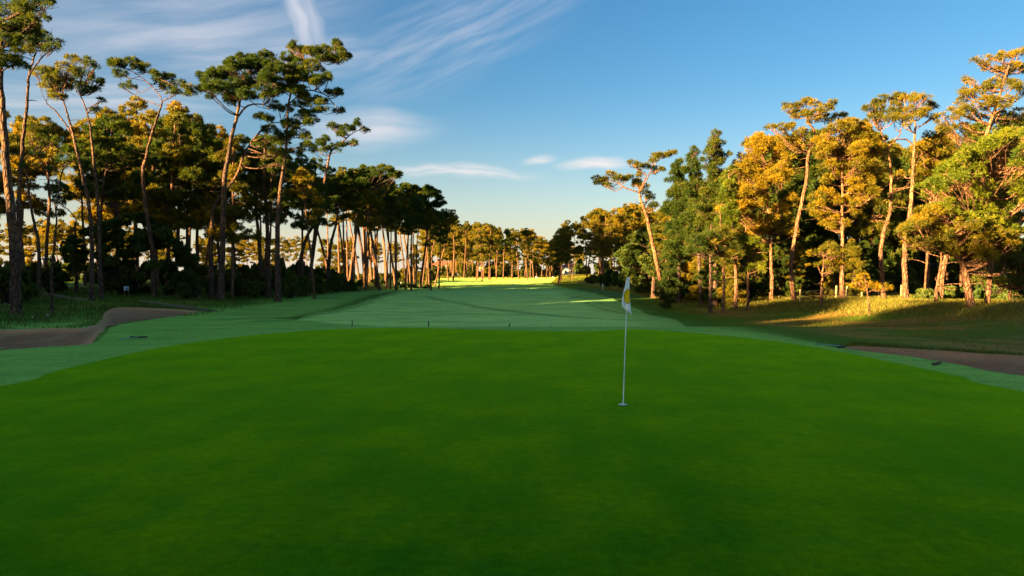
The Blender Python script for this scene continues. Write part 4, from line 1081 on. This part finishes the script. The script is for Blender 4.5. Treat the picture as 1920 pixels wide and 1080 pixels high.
# flag: limp cloth gathered at the top, its outline following the folds
nu, nv = 22, 40
u_, v_ = np.meshgrid(np.linspace(0, 1, nu), np.linspace(0, 1, nv))
ypx = 520 + v_ * 66
lft = np.interp(ypx, [520, 530, 545, 560, 572, 576, 580, 586], [1174.3, 1172.2, 1168.5, 1165.5, 1164.9, 1166.0, 1169.5, 1175.5])
rgt = np.interp(ypx, [520, 530, 545, 560, 575, 586, 592], [1179.6, 1179.3, 1179.3, 1180.0, 1181.6, 1183.0, 1183.4])
ypx = ypx + u_ * v_ ** 3 * 4.0 - (1 - u_) * v_ ** 3 * 2
X = (lft + (rgt - lft) * u_ - 1168) * kf; Zf = np.array([[at(1168, yy_, g[1])[2] for yy_ in row] for row in ypx]) - fz
Y = -.022 - .030 * np.sin(u_ * 7.5 + v_ * 2.2) * (.25 + .75 * v_) * (.2 + np.sin(u_ * math.pi)) - .02 * u_ * (1 - u_) * 4
fv = np.stack([X, Y, Zf], -1).reshape(-1, 3)
idx = np.arange(nu * nv).reshape(nv, nu)
fq = np.stack([idx[:-1, :-1], idx[:-1, 1:], idx[1:, 1:], idx[1:, :-1]], -1).reshape(-1, 4)
fl_ = link('flag', make_mesh('flag', fv, fq, M['cloth']), root)
sm_ = fl_.modifiers.new('cloth_thickness', 'SOLIDIFY'); sm_.thickness = .002; sm_.offset = 0


def flag_pt(px_, py_, dy):
    """a point on the cloth, dy metres in front of it"""
    best = np.argmin((X.ravel() / kf + 1168 - px_) ** 2 + ((fz + Zf.ravel() - CZ) / kf + (py_ - 540 + 25)) ** 2 * 1.0)
    return Y.ravel()[best] - dy


def disc(name, cx_, cy_, rx_, ry_, mat, dy, rin=0.0):
    A = Acc(); rr = np.linspace(rin, 1, 7); aa = np.linspace(0, 2 * math.pi, 41)[:-1]; vs = []
    for r_ in rr:
        for a_ in aa:
            px_ = min(cx_ + rx_ * r_ * math.cos(a_), 1179.3 + max(0, (cy_ - 545)) * .07 + .35); py_ = cy_ + ry_ * r_ * math.sin(a_)
            p = at(px_, py_, g[1]); vs.append((p[0] - g[0], flag_pt(px_, py_, dy), p[2] - fz))
    q = [[i * 40 + j, i * 40 + (j + 1) % 40, (i + 1) * 40 + (j + 1) % 40, (i + 1) * 40 + j] for i in range(6) for j in range(40)]
    return link(name, make_mesh(name, np.array(vs), np.array(q), mat), fl_)


disc('emblem', 1177.2, 555.5, 8.0, 13.2, M['yellow'], .010)
disc('emblem_outline', 1177.2, 555.5, 8.9, 14.2, M['grey_line'], .007, .86)

# the hole with its white rim
A = Acc(); aa = np.linspace(0, 2 * math.pi, 49)[:-1]
prof = [(.074, .010), (.071, .014), (.056, .014), (.054, .010), (.054, .004), (.0, .004)]
vs = [(r_ * math.cos(a_), r_ * math.sin(a_), z_) for r_, z_ in prof for a_ in aa]
A.add(np.array(vs), np.array([[i * 48 + j, i * 48 + (j + 1) % 48, (i + 1) * 48 + (j + 1) % 48, (i + 1) * 48 + j] for i in range(5) for j in range(48)]))
o = link('hole_cup', A.mesh('hole_cup', M['white'])); o.location = (g[0], g[1], fz + .002)
tag(o, 'round white cup rim in the green at the foot of the flagstick', 'golf cup')

# ------------------------------------------------------------------ small things
for i, (px_, tp_, D_) in enumerate([(660, 601, 31), (804, 602, 29.5), (955.5, 607, 29), (1031.5, 611.5, 28.6)]):
    t_ = at(px_, tp_, D_); z0 = hz(t_[0], D_)
    lab = ['dark stake farthest left behind the green', 'dark stake behind the green, second from the left', 'dark stake behind the green near the picture centre', 'shortest showing dark stake behind the green, farthest right'][i]
    A = Acc(); h = t_[2] - z0
    box(A, (0, 0, h * .5 - .05), (.045, .045, h + .1)); box(A, (0, 0, h - .012), (.055, .055, .03))
    o = link('stake', A.mesh('stake', M['black'], False)); bevel(o, .006); o.location = (t_[0], D_, z0); o.rotation_euler = (0, R([2, -4, 1, 3][i]), .3)
    tag(o, lab, 'stake', 'dark stakes behind the green')


def rake(px_, py_, ang, hl, wd, label, headrot, dead=False):
    g_ = gnd(px_, py_); z_ = hz(g_[0], g_[1])
    root = empty('bunker_rake', (g_[0], g_[1], z_), label, 'rake', None, ang)
    A = Acc(); box(A, (0, 0, .045), (.06, wd, .035))
    for t_ in np.linspace(-wd / 2 + .02, wd / 2 - .02, 13): box(A, (.0, t_, .015), (.018, .016, .07))
    hd = link('head', A.mesh('head', M['black'], False), root); hd.rotation_euler = (0, 0, headrot)
    link('handle', rod([(0, 0, .055), (-hl * .5, 0, .045), (-hl, 0, .02)], .014, 8).mesh('handle', M['teal']), root)


rake(260, 634, R(80), .95, .62, 'black-headed rake with teal handle lying on the grass beside the left bunker', R(6))
rake(1577, 652.5, R(-69), 1.0, .42, 'rake with teal handle lying at the left tip of the right bunker', R(20))
rake(1756, 684, R(250), .12, .5, 'black rake head showing over the front edge of the right bunker', R(60))

# sign on two legs
g_ = gnd(237.5, 557); k_ = g_[1] / FPX; z_ = hz(*g_)
root = empty('sign', (g_[0], g_[1], z_), 'small pale blue and white sign board on two wooden legs', 'sign')
for sx in (-1, 1):
    link('leg', rod([(sx * 4.0 * k_, 0, -.1), (sx * 3.7 * k_, 0, 20 * k_)], .028, 8).mesh('leg', M['wood']), root)
A = Acc(); box(A, (0, -.045, 16.5 * k_), (9.0 * k_, .03, 7.5 * k_)); b_ = link('board', A.mesh('board', M['offwhite'], False), root); bevel(b_, .01)
A = Acc(); box(A, (1.1 * k_, -.064, 16.0 * k_), (5.2 * k_, .008, 4.6 * k_)); link('print', A.mesh('print', M['blue'], False), b_)
# thin white post
g_ = gnd(373, 560); o = link('post', rod([(0, 0, -.1), (0, 0, .5), (.02, 0, 1.05)], .022, 8).mesh('post', M['offwhite'])); o.location = (g_[0], g_[1], hz(*g_))
tag(o, 'thin pale post standing in the rough left of the foremost pine', 'post')
# white distance posts on the right
for px_, py_, h_, lab in ((1130, 544, .95, 'small white marker post left of the flag, on the edge of the right rough'), (1196, 544, .75, 'small white marker post right of the flag near the dark conifers'),
                          (751.5, 533, .45, 'tiny white peg in the grass before the sunny left grove')):
    g_ = gnd(px_, py_); root = empty('marker_post', (g_[0], g_[1], hz(*g_)), lab, 'marker post')
    link('shaft', rod([(0, 0, -.1), (0, 0, h_ * .7)], .045, 8).mesh('shaft', M['white']), root)
    A = Acc(); box(A, (0, 0, h_ * .82), (.16, .10, h_ * .3)); cap = link('cap', A.mesh('cap', M['white'], False), root); bevel(cap, .02)
# mushrooms
for i, (px_, py_, r_) in enumerate([(90, 594, .085), (61, 597, .065), (37, 597, .05), (24, 596, .045), (10, 572, .07)]):
    g_ = gnd(px_, py_); lab = ['largest white mushroom on the left bank, farthest right', 'mid-sized white mushroom, second from the right on the left bank', 'small white mushroom third from the right in the row', 'smallest white mushroom at the left of the row', 'lone white mushroom higher up the bank at the left edge'][i]
    root = empty('mushroom', (g_[0], g_[1], hz(*g_)), lab, 'mushroom', 'white mushrooms on the left bank')
    link('stem', rod([(0, 0, -.02), (0, 0, r_ * .9)], r_ * .25, 8).mesh('stem', M['mush']), root)
    A = Acc(); pr = [(0.01, 1.55), (.4, 1.5), (.75, 1.3), (.97, 1.0), (1, .8), (.7, .78), (.1, .85)]
    vs = [(a1 * r_ * math.cos(t_), a1 * r_ * math.sin(t_), b1 * r_) for a1, b1 in pr for t_ in np.linspace(0, 2 * math.pi, 17)[:-1]]
    A.add(np.array(vs), np.array([[i1 * 16 + j, i1 * 16 + (j + 1) % 16, (i1 + 1) * 16 + (j + 1) % 16, (i1 + 1) * 16 + j] for i1 in range(6) for j in range(16)])[:, ::-1])
    link('cap', A.mesh('cap', M['mush']), root)
# white box and bench-like slab under the right trees
g_ = gnd(1217, 551); root = empty('box', (g_[0], g_[1], hz(*g_)), 'white box standing by the trunks right of the flag', 'box', None, .2)
A = Acc(); box(A, (0, 0, .17), (.62, .4, .34)); b_ = link('body', A.mesh('body', M['white'], False), root); bevel(b_, .02)
A = Acc(); box(A, (0, 0, .355), (.68, .46, .03)); l_ = link('lid', A.mesh('lid', M['white'], False), root); bevel(l_, .01)
g_ = gnd(1237, 553); root = empty('bench', (g_[0], g_[1], hz(*g_)), 'low white slab bench behind the leaning trunk right of the flag', 'bench')
A = Acc(); box(A, (0, 0, .2), (.9, .3, .06)); b_ = link('seat', A.mesh('seat', M['white'], False), root); bevel(b_, .015)
for sx in (-.33, .33):
    A = Acc(); box(A, (sx, 0, .085), (.08, .24, .17)); link('leg', A.mesh('leg', M['white'], False), root)

# fence behind the right stand
fpts = [(1500, 567), (1568, 567), (1588, 565), (1616, 562), (1648, 558), (1690, 555)]
fp = []
for i, (px_, py_) in enumerate(fpts):
    D_ = 48 + i * .9; x = (px_ - 960) / FPX * D_; fp.append(np.array([x, D_, hz(x, D_)]))
root = empty('fence', fp[0], 'low wire fence with pale wooden posts behind the right trunks', 'fence')
for i, p in enumerate(fp):
    q = p - fp[0]; A = rod([q + np.array([0, 0, -.1]), q + np.array([0, 0, .5]), q + np.array([.02, 0, .95])], .075, 8, .065)
    link('post', A.mesh('post', M['palewood']), root)
for h_ in (.4, .78):
    link('wire', rod([p - fp[0] + np.array([0, -.08, h_ - (.02 if i % 2 else 0)]) for i, p in enumerate(fp)], .012, 5).mesh('wire', M['wire']), root)


def house(px_, D_, wd, dp, hw, hr, wall, roof, label, wins, rot=0.0, door=None):
    x = (px_ - 960) / FPX * D_; z_ = hz(x, D_)
    root = empty('house', (x, D_, z_), label, 'house', None, rot)
    A = Acc(); box(A, (0, dp / 2, hw / 2 - .2), (wd, dp, hw + .4)); link('wall', A.mesh('wall', M[wall], False), root)
    e = .5; A = Acc()
    v = np.array([(-wd / 2 - e, -e, hw), (wd / 2 + e, -e, hw), (wd / 2 + e, dp + e, hw), (-wd / 2 - e, dp + e, hw), (-wd / 2 + dp * .35, dp / 2, hw + hr), (wd / 2 - dp * .35, dp / 2, hw + hr)], float)
    v2 = v.copy(); v2[:4, 2] += .16; v2[4:, 2] += .02
    vv = np.vstack([v[:4], v2[:4], v2[4:]])
    A.add(vv, np.array([[0, 3, 2, 1], [0, 1, 5, 4], [1, 2, 6, 5], [2, 3, 7, 6], [3, 0, 4, 7], [4, 5, 9, 8], [6, 7, 8, 9]]), np.array([[5, 6, 9], [7, 4, 8]]))
    rf = link('roof', A.mesh('roof', M[roof], False), root)
    A = Acc(); box(A, (wd * .2, dp / 2, hw + hr + .25), (.6, .6, 1.0)); link('chimney', A.mesh('chimney', M[wall], False), rf)
    A = Acc(); box(A, (0, -e - .03, hw + .06), (wd + 2 * e + .08, .05, .2)); link('gutter', A.mesh('gutter', M['trim'], False), rf)
    for wx, wz, ww, wh in wins:
        A = Acc(); box(A, (wx, -.02, wz), (ww, .06, wh)); wn = link('window', A.mesh('window', M['trim'], False), root)
        A = Acc(); box(A, (wx, -.055, wz), (ww - .16, .02, wh - .16)); link('pane', A.mesh('pane', M['glass'], False), wn)
    if door:
        A = Acc(); box(A, (door, -.03, 1.0), (.95, .08, 2.05)); link('door', A.mesh('door', M['trim'], False), root)


house(1722, 72, 7.5, 7, 2.3, 1.5, 'wall', 'slate', 'house with blue-grey roof showing left of the leaning orange trunk', [(-1.4, 1.4, 1.1, 1.1), (1.9, 1.4, 1.1, 1.1)], .12, .3)
house(1860, 74, 8, 7, 2.2, 1.6, 'wall', 'slate', 'blue-roofed building half hidden right of the leaning orange trunk', [(-2, 1.4, 1.2, 1.1), (2, 1.4, 1.2, 1.1)], -.1)
house(830, 262, 9.5, 7, 4.2, 2.0, 'wall', 'tile', 'distant house with red tiled roof behind the left end of the far trees', [(-3, 2.4, 1.2, 1.4), (0, 2.4, 1.2, 1.4), (3, 2.4, 1.2, 1.4)])
house(992, 270, 7, 6, 2.7, 1.3, 'wall_w', 'tile', 'small white building in the middle of the far tree line', [(-1.5, 1.5, 1, 1), (1.5, 1.5, 1, 1)])
house(1066, 225, 5, 5, 2.8, 1.2, 'wall_w', 'tile', 'white-walled hut right of the centre of the far tree line', [(-1, 1.5, .9, .9), (1.2, 1.5, .9, .9)])
# yellow-lit awning far away
D_ = 235; x = (922 - 960) / FPX * D_; root = empty('canopy', (x, D_, hz(x, D_)), 'flat yellow-lit canopy on thin posts among the far trees', 'canopy')
A = Acc(); box(A, (0, 0, 3.4), (8.5, 4, .35)); box(A, (0, -2.03, 3.15), (8.5, .06, .4)); link('roof', A.mesh('roof', M['awning'], False), root)
for sx in (-3.8, 0, 3.8):
    for sy in (-1.7, 1.7): link('post', rod([(sx, sy, -.1), (sx, sy, 3.2)], .08, 8).mesh('post', M['wood']), root)
# small white tee markers far away
for px_, D_, lab in ((1006, 200, 'small white ball-shaped tee marker at the far end, left one'), (1038, 196, 'small white ball-shaped tee marker at the far end, right one')):
    x = (px_ - 960) / FPX * D_; A = Acc()
    vs = [(.32 * math.sin(a_) * math.cos(b_), .32 * math.sin(a_) * math.sin(b_), .28 + .30 * math.cos(a_)) for a_ in np.linspace(.05, 3.09, 9) for b_ in np.linspace(0, 2 * math.pi, 17)[:-1]]
    A.add(np.array(vs), np.array([[i1 * 16 + j, i1 * 16 + (j + 1) % 16, (i1 + 1) * 16 + (j + 1) % 16, (i1 + 1) * 16 + j] for i1 in range(8) for j in range(16)])[:, ::-1])
    o = link('tee_marker', A.mesh('tee_marker', M['white'])); o.location = (x, D_, hz(x, D_)); tag(o, lab, 'tee marker')
